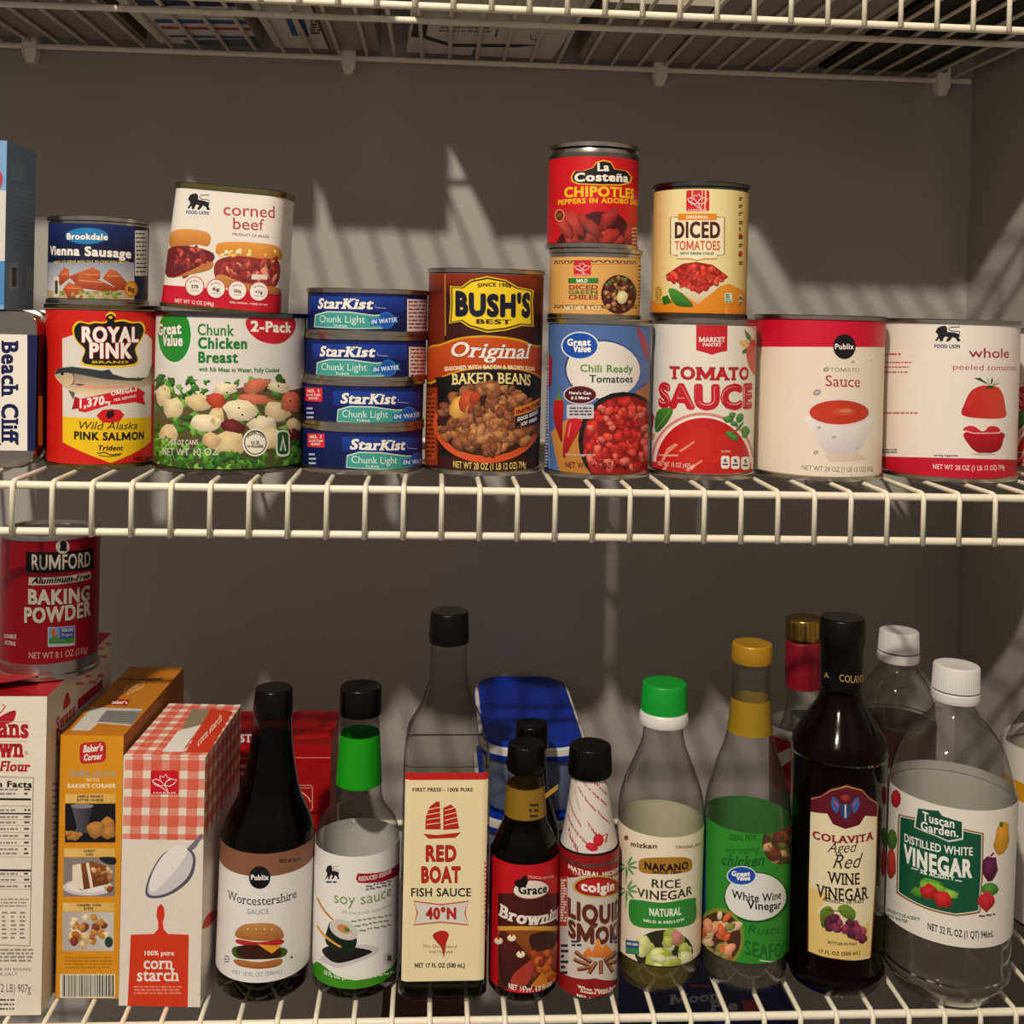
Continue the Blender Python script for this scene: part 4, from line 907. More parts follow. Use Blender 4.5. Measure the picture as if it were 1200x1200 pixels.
# --- diced tomatoes
L = Ldt.c(740, 190, 6.319); L.use(L_surf(L), *L_win(L), '#ecc04a', col2='#dd8a1c')
L.rect(80, 150, 300, 1120, '#dca32c', ('#eddba0', 'x')); L.rect(300, 150, 700, 1120, '#eddba0'); L.rect(700, 150, 930, 1120, '#eddba0', ('#d9a838', 'x'))
L.poly([(80, 1010), (200, 1040), (500, 960), (720, 900), (930, 1000), (930, 1120), (80, 1120)], '#e0942c', ('#de8418', 'y'))
leaf_logo(L, 406, 208, 576, 364); 
fr = [(345, 408), (290, 408), (290, 686), (340, 690), (340, 716), (440, 716), (488, 730), (540, 716), (632, 716), (632, 690), (688, 686), (688, 408), (632, 408)]
L.poly(fr, '#f2e6c2'); L.line(fr, 8, '#a8742c'); L.rect(345, 382, 632, 432, '#e08a2c', r=10); L.t('ORIGINAL', 405, 570, 418, 20, '#f7e6c4', 'k')
L.t('DICED', 322, 656, 560, 112, '#4a1a14', 'k'); L.t('TOMATOES', 322, 655, 652, 66, '#d2501e', 'b'); L.t('WITH GREEN CHILES', 360, 610, 686, 18, '#2c5a24', 'k')
L.poly([(255, 845), (480, 960), (718, 850), (690, 890), (490, 1050), (280, 900)], '#efe6cc', ('#c9ba94', 'y')); L.poly([(252, 840), (380, 752), (480, 738), (600, 760), (718, 852), (490, 970)], '#9c1c16')
L.blobs(95, lambda x, y: abs(x-485)/232+abs(y-852)/112 < 1 and y > 745, (255, 745, 715, 965), 16, 28, ['#d0301c', '#b8241a', '#e0503a', '#c22c20'], 8, .8, .5)
L.sp([(275, 950), (310, 935), (380, 975), (455, 1060), (410, 1072), (320, 1050)], '#4c9a34', ('#1f5a1c', 'y')); L.poly([(225, 1000), (270, 985), (300, 1040), (240, 1058)], '#2c6a20'); L.poly([(370, 965), (388, 980), (380, 1000)], '#2c6a20')
for i, y in enumerate((265, 320, 375, 440, 490, 550, 610, 680, 740, 1000, 1040)): L.ell(806, y, 17, 24, ('#c9502c' if i in (5, 7) else '#d8c07c'), n=10); L.fine(794, 822, y+6, 10, 2, 14, '#4a3818', i)
L.rect(690, 970, 745, 1040, '#cfe0c8', r=6); L.fine(696, 738, 988, 10, 4, 16, '#2c7a5a', 3); L.rect(180, 920, 230, 1045, '#e0bc5c'); L.fine(182, 226, 935, 8, 8, 14, '#8a6a2c', 2); P_(L)
# --- chili ready tomatoes
L = Lcl.c(620, 360, 5.456); L.use(L_surf(L), *L_win(L), '#4f6ea8')
L.rect(60, 90, 128, 1080, '#24508c'); L.fine(102, 122, 160, 12, 44, 20, '#c8d2e4', 3); L.line([(128, 110), (132, 1060)], 3, '#c9d4e8')
L.poly([(140, 800), (240, 720), (420, 650), (420, 1070), (200, 1070)], '#c98c44', ('#b4762c', 'y')); L.poly([(680, 540), (780, 450), (780, 700), (700, 640)], '#b07a4c')
L.ell(470, 400, 242, 192, '#2a3c78', rot=4); L.ell(474, 402, 236, 184, '#e4ddd4', rot=4)
L.ell(600, 850, 286, 310, '#141214'); L.ell(612, 860, 268, 292, '#8c1614')
L.blobs(150, lambda x, y: ((x-612)/262)**2+((y-860)/284)**2 < 1 and x < 775, (345, 578, 775, 1070), 20, 38, ['#cc2c22', '#b8201c', '#dc4a3c', '#a81c1a', '#e26a58'], 12, .8, .48, 1.4)
gv(L, 326, 246, 112, 82); L.t('Chili Ready', 328, 662, 412, 46, '#4c8a44', 'b', dy=4); L.t('Tomatoes', 386, 662, 480, 46, '#1f3028', 'b', dy=0)
L.ell(328, 560, 108, 62, '#d8c8c0'); L.ell(328, 560, 100, 55, '#54141c'); L.t("Here's Can", 258, 396, 556, 18, W, 'k', dy=2); L.t('& 2 More', 270, 385, 588, 18, W, 'k'); L.rect(242, 622, 414, 712, '#c9c4cc', r=8); L.fine(260, 400, 650, 10, 3, 20, '#3a3a44', 2)
L.sp([(180, 590), (215, 590), (222, 640), (215, 760), (212, 862), (190, 820), (160, 720), (160, 620)], '#c41c20', ('#7a1014', 'y')); L.poly([(176, 592), (218, 596), (200, 560), (196, 500), (190, 560)], '#5c8a2c'); L.sp([(258, 716), (338, 720), (320, 790), (270, 880), (225, 965), (218, 900), (235, 790)], '#cc2024', ('#8c1418', 'y')); L.line([(268, 740), (250, 830)], 8, '#e07a74')
L.poly([(130, 300), (150, 320), (146, 480), (128, 520)], '#a81c2c'); L.sp([(688, 130), (720, 160), (762, 250), (762, 345), (735, 290), (705, 210)], '#a83a48')
L.t('Serving Suggestion', 235, 420, 948, 14, '#d8c0b8', 'b'); L.t('NET WT 14.5 OZ (411g)', 235, 625, 1022, 36, '#4a1014', 'r'); P_(L)
# --- tomato sauce (two cans share the artwork)
def tsauce(L, ox=0., oy=0., k=1.):
    L.c(740+ox, 360+oy, 5.456*k); L.use(L_surf(L), *L_win(L), '#e4ddd2')
    L.poly([(414, 100), (614, 100), (612, 280), (565, 288), (515, 305), (465, 288), (414, 276)], '#c4202c'); L.t('MARKET', 430, 598, 222, 30, W, 'sb'); L.t('PANTRY', 455, 578, 250, 20, W, 'sb')
    L.poly([(720, 140), (765, 190), (765, 225), (735, 200)], '#5c7a34'); L.sp([(735, 250), (790, 215), (800, 430), (760, 400), (738, 330)], '#c9503c'); L.poly([(682, 220), (740, 205), (755, 240), (730, 262), (700, 250)], '#ddbf84'); L.poly([(705, 280), (728, 262), (738, 290), (712, 300)], '#4c7a34')
    L.t('TOMATO', 244, 748, 455, 76, '#b81c28', 'sk', dy=4, ol='#8f8a84', olw=.012); L.t('SAUCE', 176, 768, 628, 138, '#c4202c', 'k', dy=4, ol='#c4202c', olw=.035); L.t('SAUCE', 180, 764, 622, 128, '#e8cfc6', 't', dy=4, ol='#e8cfc6', olw=.002); L.t('SAUCE', 178, 766, 626, 132, '#c4202c', 't', dy=4, ol='#c4202c', olw=-.006)
    L.ell(455, 985, 330, 312, '#cf8a80', a0=180, a1=360); L.ell(455, 990, 315, 298, '#efe4d8', a0=180, a1=360); L.poly([(125, 980), (785, 980), (785, 1070), (125, 1070)], '#cf2a28')
    L.ell(458, 1005, 300, 298, '#c41f1e', a0=180, a1=360); L.ell(470, 1000, 235, 225, '#c8281f', a0=180, a1=360); L.rect(160, 995, 765, 1070, '#c01e1d')
    for q in (((190, 980), (230, 900), (280, 870), (300, 880), (240, 930), (205, 990)), ((300, 920), (400, 855), (405, 865), (320, 925)), ((345, 1040), (450, 975), (455, 985), (365, 1050)), ((180, 1050), (240, 1000), (215, 1052))): L.poly(q, '#e4907a')
    L.sp([(150, 740), (175, 655), (265, 650), (235, 730), (165, 800)], '#4c8a34', ('#24541c', 'y')); L.line([(160, 785), (250, 662)], 4, '#7ab05a'); L.poly([(126, 640), (148, 700), (140, 760), (124, 790)], '#b8382c'); L.poly([(128, 800), (150, 810), (140, 850), (126, 850)], '#d88a3c')
    for x, y, a, b_, r in ((620, 715, 36, 22, -10), (645, 690, 22, 20, 0), (692, 705, 22, 34, 20), (655, 745, 26, 18, 30), (630, 815, 36, 24, 20), (660, 835, 26, 20, 0), (728, 790, 26, 34, 0), (725, 820, 20, 16, 0), (690, 765, 8, 40, 40)): L.blob(x, y, a, b_, '#4c8a3c', r, .5, 1.4, random.Random(x))
    for i in range(4): L.rect(572+i*64, 950+i*3, 626+i*64, 1032+i*3, '#efe6e0', r=14); L.t('6%5%'[i % 4], 588+i*64, 610+i*64, 990+i*3, 22, '#3a2a2c', 'k'); L.rect(582+i*64, 1000+i*3, 616+i*64, 1010+i*3, '#3a2a2c')
    L.t('PER SERVING', 575, 632, 928, 12, '#e8c8c0', 'b'); L.t('Serving Suggestion', 175, 300, 948, 12, '#f0d8d0', 'b', dy=4); L.t('NET WT 15 OZ (425g)', 170, 400, 1010, 28, '#efdcd4', 'r', dy=18); P_(L)
tsauce(Lts); tsauce(Lt2, 424, 14, 1.11)
# --- tomato sauce, wide can
L = Lpu.c(870, 360, 5.456); L.use(L_surf(L), *L_win(L), '#e9dcc8')
L.rect(-60, 60, 1060, 252, '#cc0f2e', sl=4); L.ell(652, 252, 72, 80, '#17141a'); L.t('Publix', 592, 712, 268, 34, W, 'b')
L.t('TOMATO', 560, 748, 412, 26, '#8c8480', 'r', dy=2); L.t('Sauce', 532, 752, 504, 68, '#b0202c', 's', dy=6)
L.sp([(418, 690), (815, 690), (806, 780), (770, 880), (740, 925), (640, 945), (540, 930), (480, 860), (440, 780)], '#efe8e4', ('#cfc6c6', 'y')); L.ell(618, 672, 200, 92, '#e2d8d4'); L.ell(618, 672, 190, 78, '#c23a26'); L.ell(650, 668, 75, 26, '#cc5038'); L.ell(660, 662, 40, 12, '#d87a5c')
for x, y, a in ((535, 398, 20), (705, 350, 11), (477, 545, 26), (490, 770, 12), (585, 832, 12), (470, 928, 16), (822, 342, 6), (732, 900, 6), (695, 1072, 6)): L.ell(x, y, a, a*.7, '#8d8688', rot=-20, n=12); L.ell(x, y, a*.6, a*.35, '#c9c2c0', rot=-20, n=10)
L.poly([(520, 935), (740, 930), (800, 975), (560, 990)], '#d9c9b4'); L.t('NET WT 29 OZ (1 LB 13 OZ) 822g', 380, 836, 1038, 30, '#5c5450', 'r', dy=8); P_(L)
# --- whole peeled tomatoes
L = Lwh.c(1020, 360, 5.456); L.use(L_surf(L), *L_win(L), '#e9dfd6')
L.rect(-100, 950, 1000, 1120, '#c00f2c', sl=26); lion(L, 412, 118, 578, 222); L.t('FOOD LION', 410, 572, 260, 22, '#1c2a5c', 'k', dy=2)
L.t('whole', 630, 884, 320, 60, '#9c2440', 'r', dy=4, ol='#9c2440', olw=.008); L.t('peeled tomatoes', 528, 930, 398, 36, '#b04a5c', 'r', dy=4)
L.sp([(588, 690), (600, 620), (640, 540), (700, 505), (760, 500), (820, 515), (850, 570), (862, 640), (858, 705), (720, 712)], '#b8141c', ('#d24a34', 'x')); L.sp([(610, 640), (650, 550), (690, 520), (680, 560), (640, 640)], '#c8302c')
for q in (((765, 500), (700, 450), (660, 455), (720, 480)), ((765, 505), (735, 430), (755, 470)), ((765, 505), (775, 445), (785, 470)), ((760, 510), (840, 480), (800, 490)), ((765, 510), (830, 445), (790, 490)), ((730, 515), (765, 500), (800, 515), (765, 520))): L.poly(q, '#2c5424')
L.sp([(600, 790), (610, 765), (660, 760), (718, 795), (760, 762), (810, 765), (826, 795), (720, 800)], '#c8283c'); L.sp([(605, 800), (840, 800), (848, 850), (830, 905), (780, 930), (690, 930), (630, 880)], '#b81428', ('#8c0c1c', 'y')); L.line([(602, 790), (660, 805), (830, 803)], 7, '#eec4c0'); L.ell(725, 940, 75, 9, '#c9bab0')
for x1, y, h in ((195, 308, 14), (262, 358, 10), (245, 388, 10), (240, 420, 10), (102, 622, 16), (308, 682, 11)): L.fine(20, x1, y, h, 1, 10, '#c8606c', int(y))
L.fine(20, 170, 915, 8, 2, 16, '#2c2c3c', 3); L.t('serving suggestion', 405, 560, 952, 12, '#3c3c5c', 'k', dy=2); L.t('NET WT 28 OZ (1 LB 12 OZ) 794g', 400, 858, 1032, 30, '#f0c8c8', 'b', dy=4); P_(L)
RN = random.Random(5)
# --- corned beef
L = Lcb.c(180, 190, 6); L.fine(960, 1020, 300, 14, 18, 18, '#6a6460', 3)
lion(L, 238, 215, 398, 332, sl=10); L.t('FOOD LION', 228, 388, 362, 22, '#26367a', 'k', dy=8)
L.t('corned', 492, 850, 372, 84, '#b23a48', 'r', dy=22, ol='#b23a48', olw=.006); L.t('beef', 560, 775, 470, 80, '#b23a48', 'r', dy=12, ol='#b23a48', olw=.006); L.t('PRODUCT OF BRAZIL', 555, 815, 515, 18, '#6a6260', 'b', dy=20)
L.poly([(20, 858), (880, 925), (1100, 940), (1100, 1110), (10, 1060)], '#c4142a')
L.sp([(120, 500), (200, 470), (330, 480), (400, 515), (385, 590), (300, 580), (200, 600), (120, 600)], '#dd9a4c', ('#b8702c', 'y')); L.sp([(100, 620), (240, 590), (420, 640), (400, 720), (300, 760), (100, 810)], '#6a1c20')
L.blobs(30, lambda x, y: abs(x-250)/170+abs(y-690)/115 < 1, (90, 580, 420, 800), 20, 40, ['#a83a34', '#8c2a2c', '#c2564a', '#6c1c22'], 3, .45, .5); L.sp([(200, 790), (400, 700), (410, 745), (330, 775), (160, 808)], '#b8763c')
L.sp([(438, 600), (470, 565), (640, 562), (830, 580), (895, 620), (885, 690), (700, 680), (560, 660), (450, 650)], '#e09a40', ('#c27a2c', 'y')); L.sp([(440, 700), (560, 660), (760, 680), (880, 700), (870, 860), (760, 880), (500, 850), (430, 800)], '#8c2c26')
L.blobs(55, lambda x, y: True, (470, 690, 850, 840), 24, 46, ['#b8483a', '#a03830', '#c95e48', '#7c2426', '#d88a6a'], 6, .4, .5); L.blobs(14, lambda x, y: True, (460, 620, 870, 670), 14, 22, ['#f0d08c', '#e8b860', '#f4dca8'], 7, .6, .8)
L.sp([(430, 820), (480, 790), (640, 850), (860, 880), (870, 930), (600, 900), (450, 860)], '#c98a48', ('#a8642c', 'y')); L.rect(690, 790, 800, 825, '#e6ccc0')
for x, y, n in ((290, 873, '270'), (440, 890, '6g'), (590, 903, '350mg'), (740, 910, '<1g')): L.ell(x, y, 68, 70, '#c4142a'); L.ell(x, y, 62, 64, '#ece2da'); L.t(n, x-25, x+25, y+12, 22, '#3a3436', 'k', dy=3); L.t('PER SERVING', x-36, x+36, y-22, 9, '#5a4a4c', 'b', arc=14); L.line([(x-30, y+30), (x+30, y+33)], 4, '#8a7a7c')
L.t('NET WT 12 OZ (340g)', 150, 425, 984, 24, '#f0d8d4', 'b', dy=26); L.t('fully cooked - ready to eat', 535, 800, 990, 14, '#f0d8d4', 'b', dy=18)
L.poly([(960, 600), (1010, 590), (1015, 680), (980, 760), (990, 1000), (968, 1000), (958, 760), (950, 680)], '#3a3436'); L.line([(985, 600), (978, 980)], 8, '#c9c4bc'); P_(L)
# --- worcestershire
L = Lwo.c(240, 780, 3); L.band(640, 742, '#8a5a44', 193); L.ell(193, 745, 38, 40, '#14121a'); L.t('Publix', 162, 225, 752, 17, W, 'k'); L.t('BEST BY 06 24', 262, 335, 692, 11, '#2a1c18', 'k', dy=-8)
L.t('Worcestershire', 80, 322, 818, 30, '#4c4846', 's', dy=-4, ol='#4c4846', olw=.004); L.t('SAUCE', 150, 226, 872, 17, '#8a8684', 'r')
L.sp([(112, 955), (115, 925), (150, 908), (230, 906), (268, 925), (272, 960), (190, 968)], '#c48a4c', ('#9c5c28', 'y')); L.sp([(115, 962), (190, 972), (270, 962), (268, 980), (190, 988), (118, 978)], '#b8242c'); L.sp([(95, 1000), (120, 985), (190, 990), (280, 992), (284, 1018), (240, 1030), (120, 1030)], '#3c5a1c')
L.sp([(110, 1000), (140, 982), (240, 985), (270, 1005), (250, 1028), (140, 1030)], '#3a1c10'); L.poly([(185, 978), (272, 982), (236, 1012)], '#e8a430'); L.sp([(105, 1032), (190, 1042), (268, 1030), (260, 1055), (190, 1066), (120, 1055)], '#b8743c', ('#8c4c22', 'y'))
for x in (150, 180, 210, 235): L.ell(x, 926, 4, 2.5, '#f0dcb4', n=6)
L.t('NET 10 FL OZ (296mL)', 98, 272, 1082, 15, '#8a8684', 'r', dy=-4); L.fine(68, 88, 1025, 5, 3, 9, '#8a8684'); L.ell(305, 1025, 5, 5, '#5a6a6a', n=6); P_(L)
# --- soy
L = Lso.c(350, 780, 2.927); lion(L, 92, 684, 140, 734); L.fine(92, 138, 745, 6, 1, 8, '#26367a')
L.poly([(202, 712), (345, 672), (350, 702), (205, 745), (196, 732)], '#a01c2c'); L.t('REDUCED SODIUM', 206, 318, 738, 14, '#ecd4d0', 'k', dy=-28); L.fine(228, 318, 760, 6, 2, 11, '#6c6c74', 2, dy=-20)
L.t('soy sauce', 122, 316, 812, 38, '#6f9a54', 'r', dy=-26); L.t('all-purpose seasoning', 148, 316, 848, 11, '#8aaa74', 'r', dy=-26)
for i in range(3): L.fine(178+i*14, 316, 880+i*16, 6, 1, 10, '#7c9a6a', i, dy=-22)
L.sp([(75, 1000), (180, 960), (265, 962), (262, 990), (150, 1035), (100, 1025)], '#cdc8c8'); L.sp([(82, 972), (130, 960), (242, 975), (235, 992), (140, 1020), (95, 1000)], '#18161a')
L.sp([(98, 905), (120, 876), (195, 925), (190, 975), (160, 995), (96, 955)], '#12241a'); L.ell(155, 905, 52, 32, '#cfcabf', rot=25); L.ell(155, 903, 24, 14, '#c9884c', rot=25); L.ell(165, 905, 10, 7, '#4c7a3c', rot=25)
L.line([(64, 796), (118, 872)], 6, '#c98a3c'); L.line([(64, 892), (146, 965)], 7, '#d9a04c')
L.band(1078, 1120, '#3f8f1f', 205); L.sp([(60, 1015), (130, 1062), (205, 1080), (290, 1065), (350, 1030), (350, 1100), (60, 1100)], '#3f8f1f'); L.t('10 FL OZ (296mL)', 88, 205, 1058, 15, '#dfe8d0', 'k', dy=16); L.ell(310, 1003, 24, 26, '#dfe0d4'); L.ell(310, 1003, 18, 20, '#c9ccc0'); L.t('8', 303, 317, 1012, 18, '#3a3a34', 'k'); L.fine(235, 330, 1072, 6, 1, 10, '#dfe8d0', 3, dy=-20); P_(L)
# --- fish sauce
L = Lrb.c(450, 700, 2.449); R_ = '#b8281c'
L.band(496, 524, '#c2201c', 176); L.t('FIRST PRESS - 100% PURE', 82, 255, 557, 10, '#5a3a30', 'k')
for q in (((118, 666), (120, 628), (132, 600), (150, 586), (160, 586), (163, 666)), ((170, 668), (170, 604), (192, 594), (206, 606), (216, 664))):
    L.poly(q, R_)
    for j in range(1, 5): a = q[0]; L.line([(a[0]+4, a[1]-j*14), (q[-1][0]-2, q[-1][1]-j*15-4)], 2.2, '#f0dfb0')
L.poly([(112, 678), (150, 682), (222, 674), (205, 690), (128, 693)], R_)
L.t('RED', 120, 208, 756, 42, R_, 'k', ol='#5a1410', olw=.012); L.t('BOAT', 107, 220, 817, 42, R_, 'k', ol='#5a1410', olw=.012); L.t('FISH SAUCE', 78, 250, 858, 23, '#1c1712', 'b')
bn = [(86, 872), (163, 882), (242, 872), (232, 906), (242, 940), (163, 932), (86, 940), (96, 906)]; L.poly(bn, '#ddd8cf'); L.line(bn, 4, '#c9542c', True); L.t('40°N', 120, 207, 922, 30, R_, 'k', ol='#2a100c', olw=.012)
L.sp([(140, 968), (165, 956), (186, 966), (178, 995), (172, 1032), (164, 1005), (150, 988)], R_); L.t('Phu Quoc Island', 112, 210, 1006, 9, '#7a5a3c', 'r', shear=.2); L.t('VIETNAM', 128, 196, 1022, 8, '#7a5a3c', 'r'); L.t('NET 17 FL OZ (500 mL)', 88, 232, 1062, 12, '#1c1712', 'k')
for i in range(24): L.rect(288, 760+i*12, 292+3*(i % 3), 766+i*12, '#c2403a')
P_(L)
# --- browning
L = Lgr.c(550, 770, 2.857)
L.rect(96, 790, 330, 1100, '#4a1810'); L.rect(96, 905, 330, 1110, '#8c4a1c', ('#3a140c', 'y')); L.rect(96, 900, 330, 914, '#d99a3c')
L.sp([(100, 935), (130, 925), (205, 1010), (215, 1050), (190, 1095), (110, 1090)], '#5c1c16', ('#2a0c0a', 'y')); L.sp([(150, 1060), (215, 1010), (215, 1050), (190, 1098), (140, 1098)], '#a8382c'); L.poly([(205, 1100), (290, 950), (330, 960), (330, 1100)], '#c9781c'); L.sp([(200, 940), (240, 920), (290, 925), (280, 970), (230, 1010)], '#3a1c12')
L.blobs(16, lambda x, y: True, (215, 990, 300, 1090), 12, 22, ['#8c2c16', '#c9641c', '#a8401c'], 3, .8, .5)
for x, y in ((142, 940), (172, 995), (98, 950)): L.blob(x, y, 15, 12, '#f0dfc0', 0, .8); L.ell(x, y-8, 4, 5, '#c4201c', n=8)
L.ell(207, 778, 64, 34, '#7a1410', rot=-4); L.ell(207, 778, 59, 30, '#e6ddd0', rot=-4); L.t('Grace', 164, 260, 790, 27, '#17120f', 'sk', dy=-4); L.sp([(150, 752), (172, 742), (185, 730), (196, 745), (190, 765), (165, 772)], '#120c0a'); L.t('TROPICAL RHYTHMS', 196, 282, 738, 8, '#e8b8a0', 'b')
L.t('Browning', 98, 320, 862, 40, '#efe4d8', 'sk', shear=.18, dy=-6, ol='#2a0c08', olw=.015); L.t('NET 142mL 4.8 FL OZ', 132, 275, 1108, 18, '#f0dcd4', 'k', dy=-6); L.rect(96, 1112, 330, 1165, '#c3141c'); P_(L)
L = Lgn.c(550, 770, 2.857); L.fine(200, 232, 500, 9, 3, 18, '#3a2c10', 2); P_(L, 'neck_band')
# --- liquid smoke
L = Lco.c(550, 770, 2.857); L.t('NATURAL HICKORY', 332, 520, 706, 14, '#efe0d8', 'k', dy=4); L.t('ORIGINAL FLAVOR', 345, 505, 722, 10, '#d9a89c', 'k', dy=4)
L.poly([(304, 735), (400, 728), (530, 728), (530, 1075), (420, 1075), (304, 1050)], '#cdc3bb'); L.rect(304, 735, 330, 1050, '#b9b0ac'); L.rect(304, 735, 328, 900, '#b03a2c'); L.fine(306, 326, 750, 6, 16, 9, '#e0d0c8', 1)
L.ell(430, 768, 84, 38, '#c49a4c'); L.ell(430, 768, 76, 32, '#8c1a18'); L.ell(430, 768, 68, 26, '#b8201c'); L.t('colgin', 374, 484, 778, 30, '#f3ece2', 'k')
L.t('LIQUID', 330, 528, 862, 56, '#5c2c1c', 'k', ol='#8c5a3c', olw=.02); L.t('SMOKE', 332, 532, 930, 52, '#5c2c1c', 'k', ol='#8c5a3c', olw=.02); L.fine(342, 376, 955, 7, 2, 12, '#2a2a4a', 1); L.fine(470, 500, 945, 7, 2, 12, '#2a2a4a', 2); L.fine(306, 332, 970, 9, 6, 18, '#22222c', 3)
for q in (((385, 1000), (400, 970), (412, 985), (430, 940), (445, 975), (455, 960), (480, 1000)), ): L.sp(q, '#e8a24a', ('#d9641c', 'y'))
for a, b in (((350, 1010), (400, 1030)), ((362, 1045), (410, 1035)), ((400, 1058), (425, 1020)), ((440, 1060), (440, 1015)), ((480, 1055), (455, 1015)), ((500, 1010), (460, 1025)), ((355, 985), (410, 1020)), ((490, 985), (450, 1015))): L.line([a, b], 13, '#6a3a20'); L.line([(a[0], a[1]-3), (b[0], b[1]-3)], 4, '#b87a4c')
for i, (a, b) in enumerate(((362, 490), (372, 480), (360, 488))): L.t(('When Wood Burns', 'Smart Flavors', 'NET 4 FL OZ 118mL')[i], a, b, 1105+i*15, 9, '#efdcd4', 'k', dy=-4)
P_(L)
L = Lcn.c(550, 770, 2.857)
for i, (tx_, x0, y, x1, dy, h) in enumerate((("FOR STEAKS", 352, 440, 372, 80, 10), ("There's Smoke There's", 352, 410, 470, 150, 11), ("WOW! FOR FISH", 372, 410, 460, 90, 10), ("BBQ POULTRY", 405, 408, 462, 60, 11), ("MARINATES", 335, 470, 375, 100, 11), ("HICKORY FOR PORK", 330, 530, 395, 100, 11), ("Grill", 332, 585, 365, 75, 22), ("WHERE", 440, 405, 464, 30, 10), ("YUM", 395, 560, 425, 40, 12))): L.t(tx_, x0, x1, y, h, '#b0242c', 'k', dy=dy)
L.blob(432, 612, 18, 22, '#c4202c', 0, .9); L.blob(410, 635, 22, 14, '#c4202c', 20, .9); L.line([(440, 600), (462, 590), (455, 620)], 5, '#c4202c'); P_(L, 'neck_band')
# --- rice vinegar
L = Lna.c(700, 770, 2.857); L.t('mizkan', 112, 200, 632, 16, '#6a4a30', 'k', dy=8); L.ell(97, 605, 8, 9, '#8a5a30', n=8); L.t('ORIGINAL RICE', 262, 345, 640, 9, '#8a6a4c', 'k', dy=-12)
L.sp([(138, 698), (150, 675), (230, 670), (302, 672), (318, 692), (305, 718), (230, 726), (152, 722)], '#a8782c'); L.t('NAKANO', 158, 304, 708, 23, '#1f140c', 'k', dy=-2); L.t('SINCE 1804', 184, 280, 723, 8, '#3a2410', 'k')
L.t('RICE', 182, 279, 770, 27, '#33302a', 'b'); L.t('VINEGAR', 133, 317, 800, 29, '#33302a', 'b', dy=-8)
L.sp([(106, 822), (130, 812), (220, 822), (318, 806), (330, 820), (322, 890), (225, 908), (120, 896)], '#2f8a34'); L.t('NATURAL', 174, 281, 864, 24, '#e8efdc', 'k', dy=-3); L.t('MILD & MELLOW', 155, 292, 885, 9, '#dbe8cc', 'k', dy=-4)
for cy in (700, 780):
    for a in (-60, -25, 10, 50, 90, 140, 200): L.ell(98+22*math.cos(math.radians(a)), cy+22*math.sin(math.radians(a)), 17, 4, '#5c9a54', rot=a, n=10)
    L.line([(98, cy), (96, cy+60)], 3, '#5c9a54')
L.ell(222, 985, 98, 72, '#2a2c18'); L.blobs(26, lambda x, y: ((x-222)/85)**2+((y-985)/60)**2 < 1, (130, 920, 310, 1045), 20, 30, ['#b8c45c', '#d9dc94', '#9cb03c', '#c9867a', '#e0e4b0'], 3, .8, .6)
L.rect(96, 945, 140, 990, '#2c4a8c', sl=6); L.rect(98, 970, 138, 988, '#3c8a4c', sl=6); L.t('NON GMO', 100, 136, 962, 8, W, 'k', dy=4); L.t('12 FL OZ (355mL)', 185, 265, 1010, 10, '#efe8d8', 'k', dy=-2); P_(L)
# --- white wine vinegar
L = Lww.c(800, 730, 2.607); L.rect(40, 560, 72, 1060, '#1c3a7a')
L.t('IDEAL FOR', 142, 226, 662, 17, '#165c1c', 'b'); L.t('marinating', 130, 236, 700, 20, '#165c1c', 'r', shear=.3); L.t('chicken', 120, 250, 738, 34, '#165c1c', 'b', shear=.3)
L.ell(302, 672, 60, 66, '#4a3a24'); L.blobs(22, lambda x, y: ((x-302)/50)**2+((y-672)/56)**2 < 1, (245, 610, 345, 730), 12, 22, ['#8c4a2c', '#c9a070', '#6a2c20', '#5c6a2c'], 5, .8, .5)
L.ell(224, 838, 98, 78, '#17501c'); L.ell(223, 836, 93, 73, '#dfe2da'); gv(L, 180, 772, 42, 27); L.t('White Wine', 150, 300, 838, 24, '#1c2c20', 'b', dy=2); L.t('Vinegar', 196, 300, 870, 24, '#1c2c20', 'b')
L.ell(112, 962, 76, 92, '#7c8a34'); L.ell(112, 962, 66, 80, '#4a2c1c'); L.blobs(34, lambda x, y: ((x-112)/58)**2+((y-962)/72)**2 < 1, (45, 880, 180, 1045), 14, 26, ['#d9643c', '#e8a07a', '#e0c49c', '#8c8a44', '#c44a30'], 6, .55, .6)
L.t('Rustic', 198, 300, 946, 26, '#165c1c', 'r', shear=.3); L.t('SEAFOOD', 190, 345, 1012, 42, '#1b661d', 'b', dy=-10); L.line([(235, 1030), (325, 1018)], 3, '#dfe8d4'); P_(L)
P_(Lsn, 'neck_band'); P_(Lwn, 'neck_band')
# --- red-necked bottle, plastic bottle behind
L = Lrn.c(800, 730, 2.607); L.band(360, 520, '#9c1a24', 320); L.poly([(290, 400), (330, 380), (330, 420), (300, 440)], '#cfc6bc'); P_(L)
L = Lp2; P_(L)
